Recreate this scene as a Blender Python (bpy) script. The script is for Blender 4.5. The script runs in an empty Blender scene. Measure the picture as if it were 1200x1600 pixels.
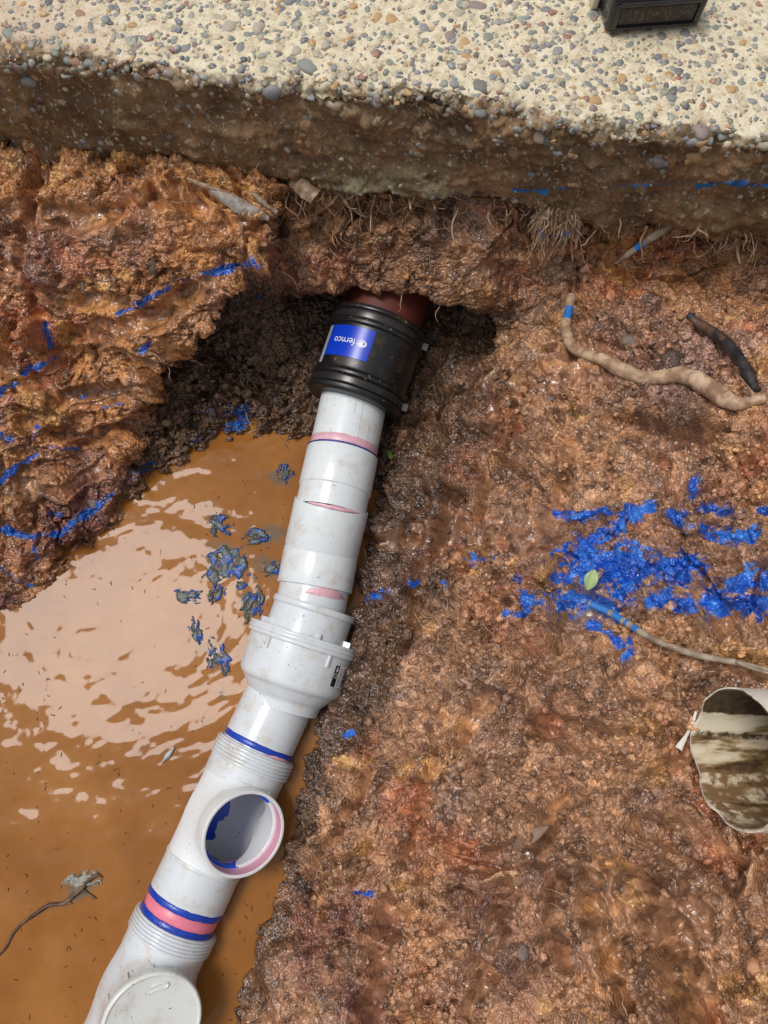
import bpy, math, random
import numpy as np
from mathutils import Vector, Matrix
random.seed(7); np.random.seed(7)
RNG = np.random.default_rng(11)
R = math.radians
scene = bpy.context.scene
COL = scene.collection

# ------------------------------------------------------------------ camera, light, exposure
CAMZ = 1.21; PITCH = 74.0
cd = bpy.data.cameras.new('camera'); cam = bpy.data.objects.new('camera', cd); COL.objects.link(cam)
cam.location = (0, 0, CAMZ); cam.rotation_euler = (R(90 - PITCH), 0, 0)
cd.sensor_fit = 'VERTICAL'; cd.sensor_height = 36.0; cd.lens = 36.0 * 1155 / 1600
cd.clip_start = 0.02; cd.clip_end = 200
scene.camera = cam

SUN_DIR = np.array([-0.359, 0.122, 1.0066]); SUN_DIR /= np.linalg.norm(SUN_DIR)   # towards the sun
w = bpy.data.worlds.new('World'); scene.world = w; w.use_nodes = True
wn = w.node_tree; wn.nodes.clear()
sky = wn.nodes.new('ShaderNodeTexSky'); sky.sky_type = 'NISHITA'; sky.sun_disc = False
sky.sun_elevation = math.asin(SUN_DIR[2]); sky.sun_rotation = math.atan2(SUN_DIR[0], SUN_DIR[1])
sky.dust_density = 3.0; sky.air_density = 1.0; sky.ozone_density = 0.6
hs = wn.nodes.new('ShaderNodeHueSaturation'); hs.inputs['Saturation'].default_value = 0.25   # hazy, nearly white overcast
bg = wn.nodes.new('ShaderNodeBackground'); bg.inputs['Strength'].default_value = 0.085
wo = wn.nodes.new('ShaderNodeOutputWorld')
wn.links.new(sky.outputs[0], hs.inputs['Color']); wn.links.new(hs.outputs[0], bg.inputs[0]); wn.links.new(bg.outputs[0], wo.inputs[0])
sl = bpy.data.lights.new('sun', 'SUN'); sun = bpy.data.objects.new('sun', sl); COL.objects.link(sun)
sl.energy = 1.15; sl.angle = R(18); sl.color = (1.0, 0.955, 0.925)
sun.rotation_euler = Vector(SUN_DIR).to_track_quat('Z', 'Y').to_euler(); sun.location = (-1, .5, 4)
vs = scene.view_settings; vs.view_transform = 'Standard'; vs.look = 'None'; vs.gamma = 1; vs.use_curve_mapping = False
vs.exposure = 0.55
scene.render.engine = 'CYCLES'
scene.cycles.max_bounces = 6

# ------------------------------------------------------------------ camera geometry used to find world positions
CP, SP = math.cos(R(PITCH)), math.sin(R(PITCH))
CAM = np.array([0, 0, CAMZ])
def ray(px, py):
    u = (px - 600) / 1155; v = (800 - py) / 1155
    return np.array([u, CP + v * SP, -SP + v * CP])
def at(px, py, depth): return CAM + ray(px, py) * depth
def atz(px, py, z):
    d = ray(px, py); return CAM + d * ((z - CAMZ) / d[2])
def project(P):
    Q = P - CAM
    dep = Q[:, 1] * CP - Q[:, 2] * SP
    up = Q[:, 1] * SP + Q[:, 2] * CP
    return 600 + 1155 * Q[:, 0] / dep, 800 - 1155 * up / dep, dep

# ------------------------------------------------------------------ noise
_perm = np.random.default_rng(3).permutation(256).astype(np.int32); _perm = np.concatenate([_perm, _perm, _perm])
_g = np.random.default_rng(4).normal(size=(256, 3)).astype(np.float32); _g /= np.linalg.norm(_g, axis=1)[:, None]; _g *= 1.35
_j = np.random.default_rng(5).random((256, 3)).astype(np.float32)
def perlin(P, sc=1.0, off=0.0):
    P = (np.asarray(P) * np.asarray(sc) + off).astype(np.float32)
    I = np.floor(P); F = P - I; I = I.astype(np.int32) & 255
    U = F * F * F * (F * (F * 6 - 15) + 10)
    x, y, z = I[:, 0], I[:, 1], I[:, 2]
    def g(i, j, k):
        h = _perm[_perm[_perm[(x + i) & 255] + ((y + j) & 255)] + ((z + k) & 255)]
        G = _g[h]
        return G[:, 0] * (F[:, 0] - i) + G[:, 1] * (F[:, 1] - j) + G[:, 2] * (F[:, 2] - k)
    a = g(0, 0, 0) ; a += U[:, 0] * (g(1, 0, 0) - a)
    b = g(0, 1, 0) ; b += U[:, 0] * (g(1, 1, 0) - b)
    a += U[:, 1] * (b - a)
    c = g(0, 0, 1) ; c += U[:, 0] * (g(1, 0, 1) - c)
    d = g(0, 1, 1) ; d += U[:, 0] * (g(1, 1, 1) - d)
    c += U[:, 1] * (d - c)
    return a + U[:, 2] * (c - a)
def fbm(P, sc, octv=4, gain=.5, off=0.0):
    s = 0; a = 1
    for o in range(octv):
        s = s + a * perlin(P, np.asarray(sc) * 2.03 ** o, off + 17.3 * o); a *= gain
    return s
def worley(P, sc, off=0.0):
    P = (np.asarray(P) * np.asarray(sc) + off).astype(np.float32)
    I = np.floor(P); F = P - I; I = I.astype(np.int32)
    best = np.full(len(P), 9., np.float32); cid = np.zeros(len(P), np.int32); off_ = np.zeros_like(P)
    for i in (-1, 0, 1):
        for j in (-1, 0, 1):
            for k in (-1, 0, 1):
                h = _perm[_perm[_perm[(I[:, 0] + i) & 255] + ((I[:, 1] + j) & 255)] + ((I[:, 2] + k) & 255)]
                J = _j[h]
                d = (J[:, 0] + i - F[:, 0]) ** 2 + (J[:, 1] + j - F[:, 1]) ** 2 + (J[:, 2] + k - F[:, 2]) ** 2
                m = d < best; best[m] = d[m]; cid[m] = h[m]; off_[m] = (F - J - (i, j, k))[m]
    return np.sqrt(best), cid, (off_ * _g[(cid + 77) & 255]).sum(1)      # distance, cell, height of a tilted facet
def sstep(a, b, x):
    t = np.clip((x - a) / (b - a), 0, 1); return t * t * (3 - 2 * t)
def smin(a, b, k):
    h = np.clip(.5 + .5 * (b - a) / k, 0, 1); return b + (a - b) * h - k * h * (1 - h)
def smax(a, b, k): return -smin(-a, -b, k)

# ------------------------------------------------------------------ mesh helpers
def make_mesh(name, V, faces, smooth=True):
    me = bpy.data.meshes.new(name)
    V = np.asarray(V, np.float32)
    if isinstance(faces, np.ndarray):
        k = faces.shape[1]; n = len(faces)
        me.vertices.add(len(V)); me.vertices.foreach_set('co', V.ravel())
        me.loops.add(n * k); me.loops.foreach_set('vertex_index', faces.astype(np.int32).ravel())
        me.polygons.add(n); me.polygons.foreach_set('loop_start', np.arange(0, n * k, k, dtype=np.int32))
        try: me.polygons.foreach_set('loop_total', np.full(n, k, np.int32))
        except Exception: pass
        me.update(calc_edges=True); me.validate()
    else:
        me.from_pydata([tuple(map(float, v)) for v in V], [], [tuple(map(int, f)) for f in faces]); me.update()
    me.polygons.foreach_set('use_smooth', np.full(len(me.polygons), bool(smooth)))
    return me
def tag(o, label=None, cat=None, group=None, kind=None):
    if label: o['label'] = label
    if cat: o['category'] = cat
    if group: o['group'] = group
    if kind: o['kind'] = kind
    return o
def empty(name, loc, label, cat, group=None):
    o = bpy.data.objects.new(name, None); COL.objects.link(o); o.location = tuple(map(float, loc)); o.empty_display_size = .05
    return tag(o, label, cat, group)
def wloc(o):
    v = Vector((0, 0, 0))
    while o: v = v + o.location; o = o.parent
    return np.array(v)
def obj(name, V, faces, m, parent=None, smooth=True, sharp=None, org=None):
    """one mesh object from world-space vertices; its origin at the parent's origin (or at org)"""
    base = wloc(parent) if parent else np.zeros(3)
    o_ = base if org is None else np.asarray(org)
    me = make_mesh(name, np.asarray(V) - o_, faces, smooth)
    if sharp: me.set_sharp_from_angle(angle=R(sharp))
    for mm in (m if isinstance(m, (list, tuple)) else [m]): me.materials.append(mm)
    o = bpy.data.objects.new(name, me); COL.objects.link(o)
    if parent: o.parent = parent
    o.location = tuple(map(float, o_ - base))
    return o
def attr(o, name, val):
    a = o.data.attributes.new(name, 'FLOAT', 'POINT'); a.data.foreach_set('value', np.asarray(val, np.float32))
def grid_faces(nu, nv, wrap_u=False):
    i = np.arange(nu if wrap_u else nu - 1); j = np.arange(nv - 1)
    I, J = np.meshgrid(i, j, indexing='ij'); I2 = (I + 1) % nu
    return np.stack([I * nv + J, I2 * nv + J, I2 * nv + J + 1, I * nv + J + 1], -1).reshape(-1, 4)
def unit(v): v = np.asarray(v, float); return v / np.linalg.norm(v)
def frame(P, d):
    """e1 faces the camera, e2 points to the right of it"""
    e1 = CAM - P; e1 = unit(e1 - d * np.dot(e1, d)); e2 = np.cross(d, e1); return e1, (e2 if e2[0] > 0 else -e2)
def lathe(prof, P, d, seg=72, a0=0, a1=2 * math.pi, e=None):
    """prof [(t along d, radius)], angle from the side that faces the camera"""
    prof = np.array(prof, float); e1, e2 = e if e is not None else frame(P, d)
    full = abs(a1 - a0 - 2 * math.pi) < 1e-6
    A = np.linspace(a0, a1, seg, endpoint=not full)
    ring = np.cos(A)[:, None] * e1 + np.sin(A)[:, None] * e2
    V = P + prof[None, :, 0, None] * d + ring[:, None, :] * prof[None, :, 1, None]
    return V.reshape(-1, 3), grid_faces(seg, len(prof), full)[:, ::-1]
def rounded(prof, r=.0012):
    """small rounding of a lathe profile's corners"""
    out = [prof[0]]
    for a, b, c in zip(prof[:-2], prof[1:-1], prof[2:]):
        a, b, c = map(np.array, (a, b, c)); l1 = np.linalg.norm(a - b); l2 = np.linalg.norm(c - b)
        k = min(r, l1 * .45, l2 * .45)
        p = b + (a - b) / l1 * k; q = b + (c - b) / l2 * k
        for t in (0, .5, 1): out.append(tuple((1 - t) ** 2 * p + 2 * t * (1 - t) * b + t * t * q))
    out.append(prof[-1]); return out
def catmull(P, n=6):
    P = np.asarray(P, float)
    if len(P) < 3: return np.array([P[0] + (P[-1] - P[0]) * t for t in np.linspace(0, 1, n * 2)])
    Q = np.vstack([2 * P[0] - P[1], P, 2 * P[-1] - P[-2]]); out = []
    for i in range(1, len(Q) - 2):
        a, b, c, d = Q[i - 1:i + 3]
        for t in np.linspace(0, 1, n, endpoint=False):
            out.append(.5 * (2 * b + (c - a) * t + (2 * a - 5 * b + 4 * c - d) * t * t + (3 * b - a - 3 * c + d) * t ** 3))
    out.append(P[-1]); return np.array(out)
def tube(P, rad, seg=10, rough=0.0, rsc=60, sub=6):
    P = np.asarray(P, float); n0 = len(P); Q = catmull(P, sub) if sub else P
    rad = np.interp(np.linspace(0, 1, len(Q)), np.linspace(0, 1, len(np.atleast_1d(rad))), np.atleast_1d(rad)) if np.ndim(rad) else np.full(len(Q), rad)
    T = np.gradient(Q, axis=0); T /= np.linalg.norm(T, axis=1)[:, None] + 1e-9
    u = np.cross(T[0], [0.31, .2, .93]); u /= np.linalg.norm(u) + 1e-9; U = []
    for t in T:
        u = u - t * np.dot(u, t); u /= np.linalg.norm(u) + 1e-9; U.append(u)
    U = np.array(U); W = np.cross(T, U)
    A = np.linspace(0, 2 * math.pi, seg, endpoint=False)
    D = np.cos(A)[:, None, None] * U + np.sin(A)[:, None, None] * W
    V = (Q[None] + D * rad[None, :, None])
    if rough:
        nz = fbm(V.reshape(-1, 3), rsc, 3).reshape(seg, -1); V = V + D * (nz * rough * rad[None])[..., None]
    V = V.reshape(-1, 3); n = len(Q); F = [tuple(f) for f in grid_faces(seg, n, True)]
    F.append(tuple(i * n for i in range(seg))); F.append(tuple(i * n + n - 1 for i in range(seg - 1, -1, -1)))
    return V, F
class Bag:
    def __init__(s): s.V = []; s.F = []; s.n = 0
    def add(s, V, F):
        V = np.asarray(V); s.V.append(V); s.F += [tuple(int(i) + s.n for i in f) for f in F]; s.n += len(V)
    def obj(s, name, m, parent=None, **k): return obj(name, np.vstack(s.V), s.F, m, parent, **k)
def box_mesh(sx, sy, sz, bev=.002):
    """rounded box from three inset rings, centred on its base"""
    V = []; F = []
    def ring(z, ins, c=4):
        pts = []
        hx, hy = sx / 2 - ins, sy / 2 - ins; r = max(bev * 1.6 - ins, bev * .4)
        for qx, qy, a in ((1, 1, 0), (-1, 1, 90), (-1, -1, 180), (1, -1, 270)):
            for t in range(c + 1):
                b = R(a + 90 * t / c); pts.append((qx * (hx - r) + r * math.cos(b), qy * (hy - r) + r * math.sin(b), z))
        return pts
    rings = [ring(0, bev), ring(bev * .3, bev * .3), ring(bev, 0), ring(sz - bev, 0), ring(sz - bev * .3, bev * .3), ring(sz, bev)]
    n = len(rings[0])
    for r_ in rings: V += r_
    for k in range(len(rings) - 1):
        for i in range(n): F.append((k * n + i, k * n + (i + 1) % n, (k + 1) * n + (i + 1) % n, (k + 1) * n + i))
    F.append(tuple(range(n - 1, -1, -1))); F.append(tuple((len(rings) - 1) * n + i for i in range(n)))
    return np.array(V), F

# ------------------------------------------------------------------ implicit surfaces -> quads
def newton(f, V, steps, mx):
    e = 1e-4
    for _ in range(steps):
        v = f(V[:, 0], V[:, 1], V[:, 2])
        g = np.stack([f(V[:, 0] + e, V[:, 1], V[:, 2]) - v, f(V[:, 0], V[:, 1] + e, V[:, 2]) - v, f(V[:, 0], V[:, 1], V[:, 2] + e) - v], 1) / e
        st = -(v / np.maximum((g * g).sum(1), .05))[:, None] * g
        l = np.linalg.norm(st, axis=1); s = np.minimum(1, mx / np.maximum(l, 1e-9)); V = V + st * s[:, None]
    return V
def nets(f, lo, hi, h):
    ax = [np.arange(lo[i], hi[i] + h * .5, h) for i in range(3)]
    shp = tuple(len(a) for a in ax)
    S = np.empty(shp, bool)
    Y, Z = np.meshgrid(ax[1], ax[2], indexing='ij'); y = Y.ravel(); z = Z.ravel()
    for i, xv in enumerate(ax[0]): S[i] = (f(np.full_like(y, xv), y, z) < 0).reshape(Y.shape)
    C = S[:-1, :-1, :-1].astype(np.int8)
    for a in (0, 1):
        for b in (0, 1):
            for c in (0, 1):
                if a + b + c: C = C + S[a:shp[0] - 1 + a, b:shp[1] - 1 + b, c:shp[2] - 1 + c]
    act = (C > 0) & (C < 8); idx = np.full(act.shape, -1, np.int64); ijk = np.argwhere(act); idx[act] = np.arange(len(ijk))
    V = np.array(lo) + (ijk + .5) * h
    Q = []
    for a in range(3):
        b, c = (a + 1) % 3, (a + 2) % 3
        sl0 = [slice(None)] * 3; sl1 = [slice(None)] * 3; sl0[a] = slice(0, -1); sl1[a] = slice(1, None)
        s0, s1 = S[tuple(sl0)], S[tuple(sl1)]; E = np.argwhere(s0 != s1)
        E = E[(E[:, b] > 0) & (E[:, c] > 0) & (E[:, b] < shp[b] - 1) & (E[:, c] < shp[c] - 1)]
        q = []
        for db, dc in ((-1, -1), (0, -1), (0, 0), (-1, 0)):
            k = E.copy(); k[:, b] += db; k[:, c] += dc; q.append(idx[k[:, 0], k[:, 1], k[:, 2]])
        q = np.stack(q, 1); flip = ~s0[E[:, 0], E[:, 1], E[:, 2]]; q[flip] = q[flip][:, ::-1]; Q.append(q)
    Q = np.vstack(Q); Q = Q[(Q >= 0).all(1)]
    return newton(f, V, 4, h * .5), Q
def subdiv(V, Q):
    E = np.stack([Q, np.roll(Q, -1, 1)], 2).reshape(-1, 2); E.sort(1)
    key = E[:, 0].astype(np.int64) * len(V) + E[:, 1]
    u, inv = np.unique(key, return_inverse=True); a, b = u // len(V), u % len(V)
    em = (inv + len(V)).reshape(-1, 4); fc = len(V) + len(u) + np.arange(len(Q))
    V2 = np.vstack([V, (V[a] + V[b]) / 2, V[Q].mean(1)])
    Q2 = np.vstack([np.stack([Q[:, i], em[:, i], fc, em[:, i - 1]], 1) for i in range(4)])
    return V2, Q2
def compact(V, Q):
    u, inv = np.unique(Q, return_inverse=True); return V[u], inv.reshape(Q.shape)

# ------------------------------------------------------------------ materials
class NT:
    def __init__(s, name):
        s.m = bpy.data.materials.new(name); s.m.use_nodes = True; s.t = s.m.node_tree; s.b = s.t.nodes['Principled BSDF']
        s.tc = None
    def n(s, typ, **k):
        n = s.t.nodes.new(typ)
        for a, v in k.items(): setattr(n, a, v)
        return n
    def put(s, sock, v):
        if isinstance(v, bpy.types.NodeSocket): s.t.links.new(v, sock)
        elif isinstance(v, (tuple, list)) and sock.type == 'RGBA': sock.default_value = tuple(v) + ((1,) if len(v) == 3 else ())
        else: sock.default_value = v
    def co(s):
        if s.tc is None: s.tc = s.n('ShaderNodeTexCoord').outputs['Object']
        return s.tc
    def mapped(s, sc, loc=(0, 0, 0), rot=(0, 0, 0), src=None):
        m = s.n('ShaderNodeMapping'); s.put(m.inputs['Vector'], src or s.co()); m.inputs['Scale'].default_value = sc
        m.inputs['Location'].default_value = loc; m.inputs['Rotation'].default_value = rot; return m.outputs[0]
    def noise(s, sc, det=4, rough=.55, vec=None, dist=0):
        n = s.n('ShaderNodeTexNoise'); s.put(n.inputs['Vector'], vec or s.co()); n.inputs['Scale'].default_value = sc
        n.inputs['Detail'].default_value = det; n.inputs['Roughness'].default_value = rough; n.inputs['Distortion'].default_value = dist
        return n.outputs['Fac']
    def voro(s, sc, out='Color', vec=None, rnd=1):
        n = s.n('ShaderNodeTexVoronoi'); s.put(n.inputs['Vector'], vec or s.co()); n.inputs['Scale'].default_value = sc
        n.inputs['Randomness'].default_value = rnd; return n.outputs[out]
    def ramp(s, fac, stops, interp='LINEAR'):
        r = s.n('ShaderNodeValToRGB'); s.put(r.inputs['Fac'], fac); e = r.color_ramp.elements; r.color_ramp.interpolation = interp
        while len(e) < len(stops): e.new(.5)
        for el, (p, c) in zip(e, stops):
            el.position = p; el.color = (tuple(c) + (1,)) if not np.isscalar(c) else (c, c, c, 1)
        return r.outputs['Color']
    def mix(s, f, a, b, blend='MIX'):
        m = s.n('ShaderNodeMix', data_type='RGBA', blend_type=blend); s.put(m.inputs[0], f); s.put(m.inputs[6], a); s.put(m.inputs[7], b); return m.outputs[2]
    def math(s, op, a, b=0.0, c=None, clamp=False):
        m = s.n('ShaderNodeMath', operation=op, use_clamp=clamp); s.put(m.inputs[0], a); s.put(m.inputs[1], b)
        if c is not None: s.put(m.inputs[2], c)
        return m.outputs[0]
    def step(s, x, a, b):
        m = s.n('ShaderNodeMapRange', interpolation_type='SMOOTHSTEP'); s.put(m.inputs[0], x); m.inputs[1].default_value = a; m.inputs[2].default_value = b
        return m.outputs[0]
    def at(s, name):
        n = s.n('ShaderNodeAttribute'); n.attribute_name = name; return n.outputs['Fac']
    def xyz(s, src=None):
        n = s.n('ShaderNodeSeparateXYZ'); s.put(n.inputs[0], src or s.co()); return n.outputs
    def bump(s, h, strength=.5, dist=.002, prev=None):
        b = s.n('ShaderNodeBump'); s.put(b.inputs['Height'], h); s.put(b.inputs['Strength'], strength); b.inputs['Distance'].default_value = dist
        if prev is not None: s.t.links.new(prev, b.inputs['Normal'])
        return b.outputs[0]
    def done(s, col, rough=.5, normal=None, spec=.5, **k):
        s.put(s.b.inputs['Base Color'], col); s.put(s.b.inputs['Roughness'], rough); s.put(s.b.inputs['Specular IOR Level'], spec)
        if normal is not None: s.t.links.new(normal, s.b.inputs['Normal'])
        for a, v in k.items(): s.put(s.b.inputs[a.replace('_', ' ')], v)
        return s.m

def mat_earth():
    g = NT('wet clay'); zl = g.at('left'); zd = g.at('loose'); pt = g.at('paint')
    base = g.ramp(g.noise(7, 6, .62), [(.30, (.20, .105, .06)), (.43, (.38, .205, .115)), (.55, (.52, .29, .155)), (.66, (.54, .27, .125)), (.76, (.68, .46, .27))])
    ocre = g.ramp(g.noise(9, 6, .65, g.mapped((1, 1, 2.2))), [(.28, (.24, .10, .038)), (.45, (.50, .225, .08)), (.58, (.62, .30, .11)), (.72, (.70, .43, .21))])
    c = g.mix(zl, base, ocre)
    c = g.mix(g.math('MULTIPLY', g.step(g.noise(5, 5, .6, g.mapped((1, 1, 1), (3, 5, 1))), .52, .64), .72), c, (.46, .145, .065))      # red iron patches
    c = g.mix(g.math('MULTIPLY', g.step(g.noise(6, 5, .6, g.mapped((1, 1, 1), (9, 2, 4))), .52, .66), .6), c, (.36, .25, .20))        # grey bleached patches
    c = g.mix(g.math('MULTIPLY', g.step(g.noise(11, 5, .6, g.mapped((1, 1, 1), (1, 7, 8))), .56, .65), .7), c, (.66, .36, .11))        # yellow ochre patches
    c = g.mix(g.math('MULTIPLY', g.step(g.noise(5.5, 5, .62, g.mapped((1, 1, 1), (13, 4, 2))), .54, .66), .55), c, (.25, .125, .105))      # purple brown clay
    c = g.mix(g.math('MULTIPLY', g.at('maroon'), g.step(g.noise(10, 4), .35, .6)), c, (.20, .065, .055))
    loose = g.ramp(g.noise(25, 6, .7), [(.3, (.10, .055, .030)), (.5, (.18, .10, .052)), (.7, (.27, .15, .075))])
    c = g.mix(zd, c, loose)
    c = g.mix(g.math('MULTIPLY', g.at('damp_shade'), .84), c, (.060, .034, .021))  # wet foot clay, plus recess shade beside the upper pipe put into colour
    c = g.mix(g.math('MULTIPLY', g.at('smear'), .45), c, (.30, .15, .075))
    c = g.mix(g.math('MULTIPLY', g.step(g.noise(34, 6, .7), .50, .66), .3), c, (.15, .075, .042))
    c = g.mix(g.math('MULTIPLY', g.step(g.noise(28, 6, .7, g.mapped((1, 1, 1), (4, 4, 9))), .55, .70), .28), c, (.66, .43, .27))
    c = g.mix(.85, c, g.ramp(g.at('clod'), [(.2, (.36, .35, .36)), (.45, (.8, .78, .77)), (.62, (1, 1, 1)), (.8, (1, .96, .88))]), 'MULTIPLY')
    crumb = g.n('ShaderNodeSeparateColor'); g.put(crumb.inputs[0], g.voro(85, vec=None)); cr = crumb.outputs[0]
    c = g.mix(.58, c, g.ramp(cr, [(0, (.16, .13, .12)), (.3, (.45, .41, .40)), (.75, (.64, .62, .6)), (1, (.95, .9, .82))]), 'OVERLAY')
    c = g.mix(.28, c, g.ramp(g.noise(190, 3, .7), [(.32, .15), (.5, .5), (.68, .85)]), 'OVERLAY')
    c = g.mix(g.math('MULTIPLY', g.step(g.noise(70, 2, .5), .68, .74), .7), c, (.055, .04, .035))
    brk = g.noise(95, 4, .65); brk2 = g.noise(28, 3, .6)
    brk3 = g.noise(17, 3, .6); pf = g.math('ADD', pt, g.math('MULTIPLY', g.math('SUBTRACT', g.math('ADD', g.math('ADD', brk, brk2), brk3), 1.53), 2.5))
    pf = g.math('MULTIPLY', g.step(pf, .30, .66), g.step(pt, .01, .06))
    pf = g.math('MAXIMUM', pf, g.math('MULTIPLY', g.step(g.noise(330, 2, .5), .60, .64), g.math('MULTIPLY', g.step(pt, .05, .6), .8)))
    blue = g.ramp(g.noise(40, 4, .6), [(.3, (.006, .045, .24)), (.5, (.008, .10, .56)), (.68, (.05, .25, .78))])
    blue = g.mix(g.at('faded'), blue, (.02, .12, .36))
    c = g.mix(pf, c, blue)
    ro = g.math('MAXIMUM', g.math('ADD', g.math('MULTIPLY', g.noise(40, 4, .7), .8), -.22), .10)
    ro = g.math('ADD', ro, g.math('MULTIPLY', zd, .18), clamp=True)
    v = g.n('ShaderNodeTexVoronoi'); g.put(v.inputs['Vector'], g.co()); v.inputs['Scale'].default_value = 300
    sb = g.n('ShaderNodeVectorMath', operation='SUBTRACT'); g.put(sb.inputs[0], g.co()); g.put(sb.inputs[1], v.outputs['Position'])
    cb = g.n('ShaderNodeVectorMath', operation='SUBTRACT'); g.put(cb.inputs[0], v.outputs['Color']); cb.inputs[1].default_value = (.5, .5, .5)
    dt = g.n('ShaderNodeVectorMath', operation='DOT_PRODUCT'); g.put(dt.inputs[0], sb.outputs[0]); g.put(dt.inputs[1], cb.outputs[0])
    dm = g.math('SUBTRACT', 1.0, g.math('POWER', v.outputs['Distance'], 2.0)); fl = g.math('SUBTRACT', 1.0, g.math('MULTIPLY', g.at('smear'), .85)); nb = g.bump(dm, g.math('MULTIPLY', fl, .75), .0026); nb = g.bump(dt.outputs['Value'], g.math('MULTIPLY', fl, .4), .6, nb); nb = g.bump(g.noise(500, 2, .6), .12, .0008, nb)
    wet = g.step(g.noise(16, 4, .65, g.mapped((1, 1, 1), (2, 8, 5))), .32, .52)
    g.put(g.b.inputs['Coat Weight'], g.math('MULTIPLY', wet, g.math('SUBTRACT', 1.0, g.math('MULTIPLY', g.at('smear'), .55)))); g.put(g.b.inputs['Coat Roughness'], .13); g.put(g.b.inputs['Coat IOR'], 1.4); g.t.links.new(g.bump(dm, g.math('MULTIPLY', fl, .6), .0022), g.b.inputs['Coat Normal'])
    return g.done(c, ro, nb, .5)
def mat_slab():
    g = NT('exposed aggregate concrete'); d = g.at('dirt'); pt = g.at('paint')
    top = g.ramp(g.noise(60, 6, .7), [(.3, (.46, .37, .23)), (.5, (.72, .62, .43)), (.7, (.86, .78, .59))])
    top = g.mix(.5, top, g.ramp(g.noise(420, 2, .6), [(.3, .2), (.5, .5), (.7, .8)]), 'OVERLAY')
    pk = g.at('pink'); top = g.mix(g.math('MULTIPLY', pk, .75), top, (.50, .33, .24))
    dirt = g.ramp(g.noise(16, 7, .68), [(.3, (.08, .046, .022)), (.47, (.175, .108, .052)), (.6, (.25, .158, .078)), (.75, (.36, .25, .13))])
    dirt = g.mix(g.math('MULTIPLY', g.step(g.noise(10, 5, .65, g.mapped((1, 1, 1), (3, 3, 3))), .48, .62), .6), dirt, (.36, .20, .095))
    dirt = g.mix(.5, dirt, g.ramp(g.noise(240, 3, .65), [(.3, .2), (.5, .5), (.72, .9)]), 'OVERLAY')
    dirt = g.mix(g.math('MULTIPLY', g.step(g.noise(120, 3), .60, .64), .8), dirt, (.46, .36, .23))
    dirt = g.mix(g.math('MULTIPLY', g.at('crust'), g.step(g.noise(30, 5, .7), .36, .55)), dirt, (.33, .29, .17))
    df = g.step(g.math('ADD', d, g.math('MULTIPLY', g.math('SUBTRACT', g.noise(45, 5, .65), .5), 1.1)), .38, .62)
    c = g.mix(df, top, dirt)
    pf = g.math('MULTIPLY', g.step(g.math('ADD', pt, g.math('MULTIPLY', g.math('SUBTRACT', g.noise(60, 4, .6), .5), 1.6)), .35, .6), g.step(pt, .01, .08))
    c = g.mix(pf, c, (.03, .15, .42))
    nb = g.bump(g.noise(240, 5, .75), .6, .0035)
    return g.done(c, g.math('ADD', g.math('MULTIPLY', g.noise(80, 3), .5), .25), nb, .45)
def mat_pebble():
    g = NT('river pebble'); oi = g.n('ShaderNodeObjectInfo').outputs['Random']
    return pebble_nodes(g, oi)
def pebble_nodes(g, rnd):
    pal = [(0, (.16, .18, .20)), (.15, (.22, .24, .26)), (.27, (.12, .12, .125)), (.36, (.29, .31, .27)), (.47, (.22, .165, .17)), (.55, (.46, .27, .11)),
           (.64, (.40, .36, .28)), (.74, (.30, .14, .10)), (.81, (.56, .48, .33)), (.91, (.18, .22, .20))]
    c = g.ramp(rnd, pal, 'CONSTANT')
    c = g.mix(.45, c, g.ramp(g.noise(180, 4, .6), [(.3, .3), (.5, .5), (.7, .7)]), 'OVERLAY')
    c = g.mix(g.math('MULTIPLY', g.step(g.noise(70, 5, .7), .44, .68), .6), c, (.62, .51, .33))
    return g.done(c, .45, g.bump(g.noise(400, 3), .3, .001), .45)
def mat_grit():
    g = NT('small stones'); n = g.n('ShaderNodeNewGeometry').outputs['Random Per Island']; return pebble_nodes(g, n)
def mat_water():
    g = NT('muddy water')
    c = g.ramp(g.noise(5, 5, .55, dist=.8), [(.3, (.235, .088, .018)), (.5, (.295, .118, .026)), (.7, (.35, .150, .038))])
    c = g.mix(g.math('MULTIPLY', g.step(g.noise(130, 3), .66, .74), .35), c, (.16, .07, .02))
    c = g.mix(.10, c, g.ramp(g.noise(60, 4), [(.3, .3), (.7, .7)]), 'OVERLAY')
    st = g.at('stain'); sf = g.step(g.math('ADD', st, g.math('MULTIPLY', g.math('SUBTRACT', g.noise(40, 5, .65), .5), 1.2)), .3, .8)
    c = g.mix(g.math('MULTIPLY', sf, .68), c, (.095, .105, .085))
    return g.done(c, .05, None, .5, IOR=1.245)
def mat_pvc(name, col=(.73, .775, .785), specks=.5):
    g = NT(name)
    c = g.mix(g.math('MULTIPLY', g.noise(9, 4), .5), col, tuple(v * .9 for v in col))
    c = g.mix(g.math('MULTIPLY', g.step(g.noise(30, 5, .7), .47, .78), .62), c, (.50, .40, .28))        # thin mud film
    c = g.mix(g.math('MULTIPLY', g.step(g.noise(190, 2, .5), .71, .73), specks), c, (.05, .035, .025))   # splashed specks
    return g.done(c, g.math('ADD', g.math('MULTIPLY', g.noise(25, 3), .16), .13), g.bump(g.noise(14, 2), .06, .002), .5)
def mat_plain(name, col, rough=.5, var=.25, sc=60, bump=.2, bd=.001, spec=.5, **k):
    g = NT(name); c = g.mix(g.noise(sc, 4, .6), tuple(v * (1 - var) for v in col), tuple(min(1, v * (1 + var)) for v in col))
    return g.done(c, rough, g.bump(g.noise(sc * 4, 3), bump, bd) if bump else None, spec, **k)
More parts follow.
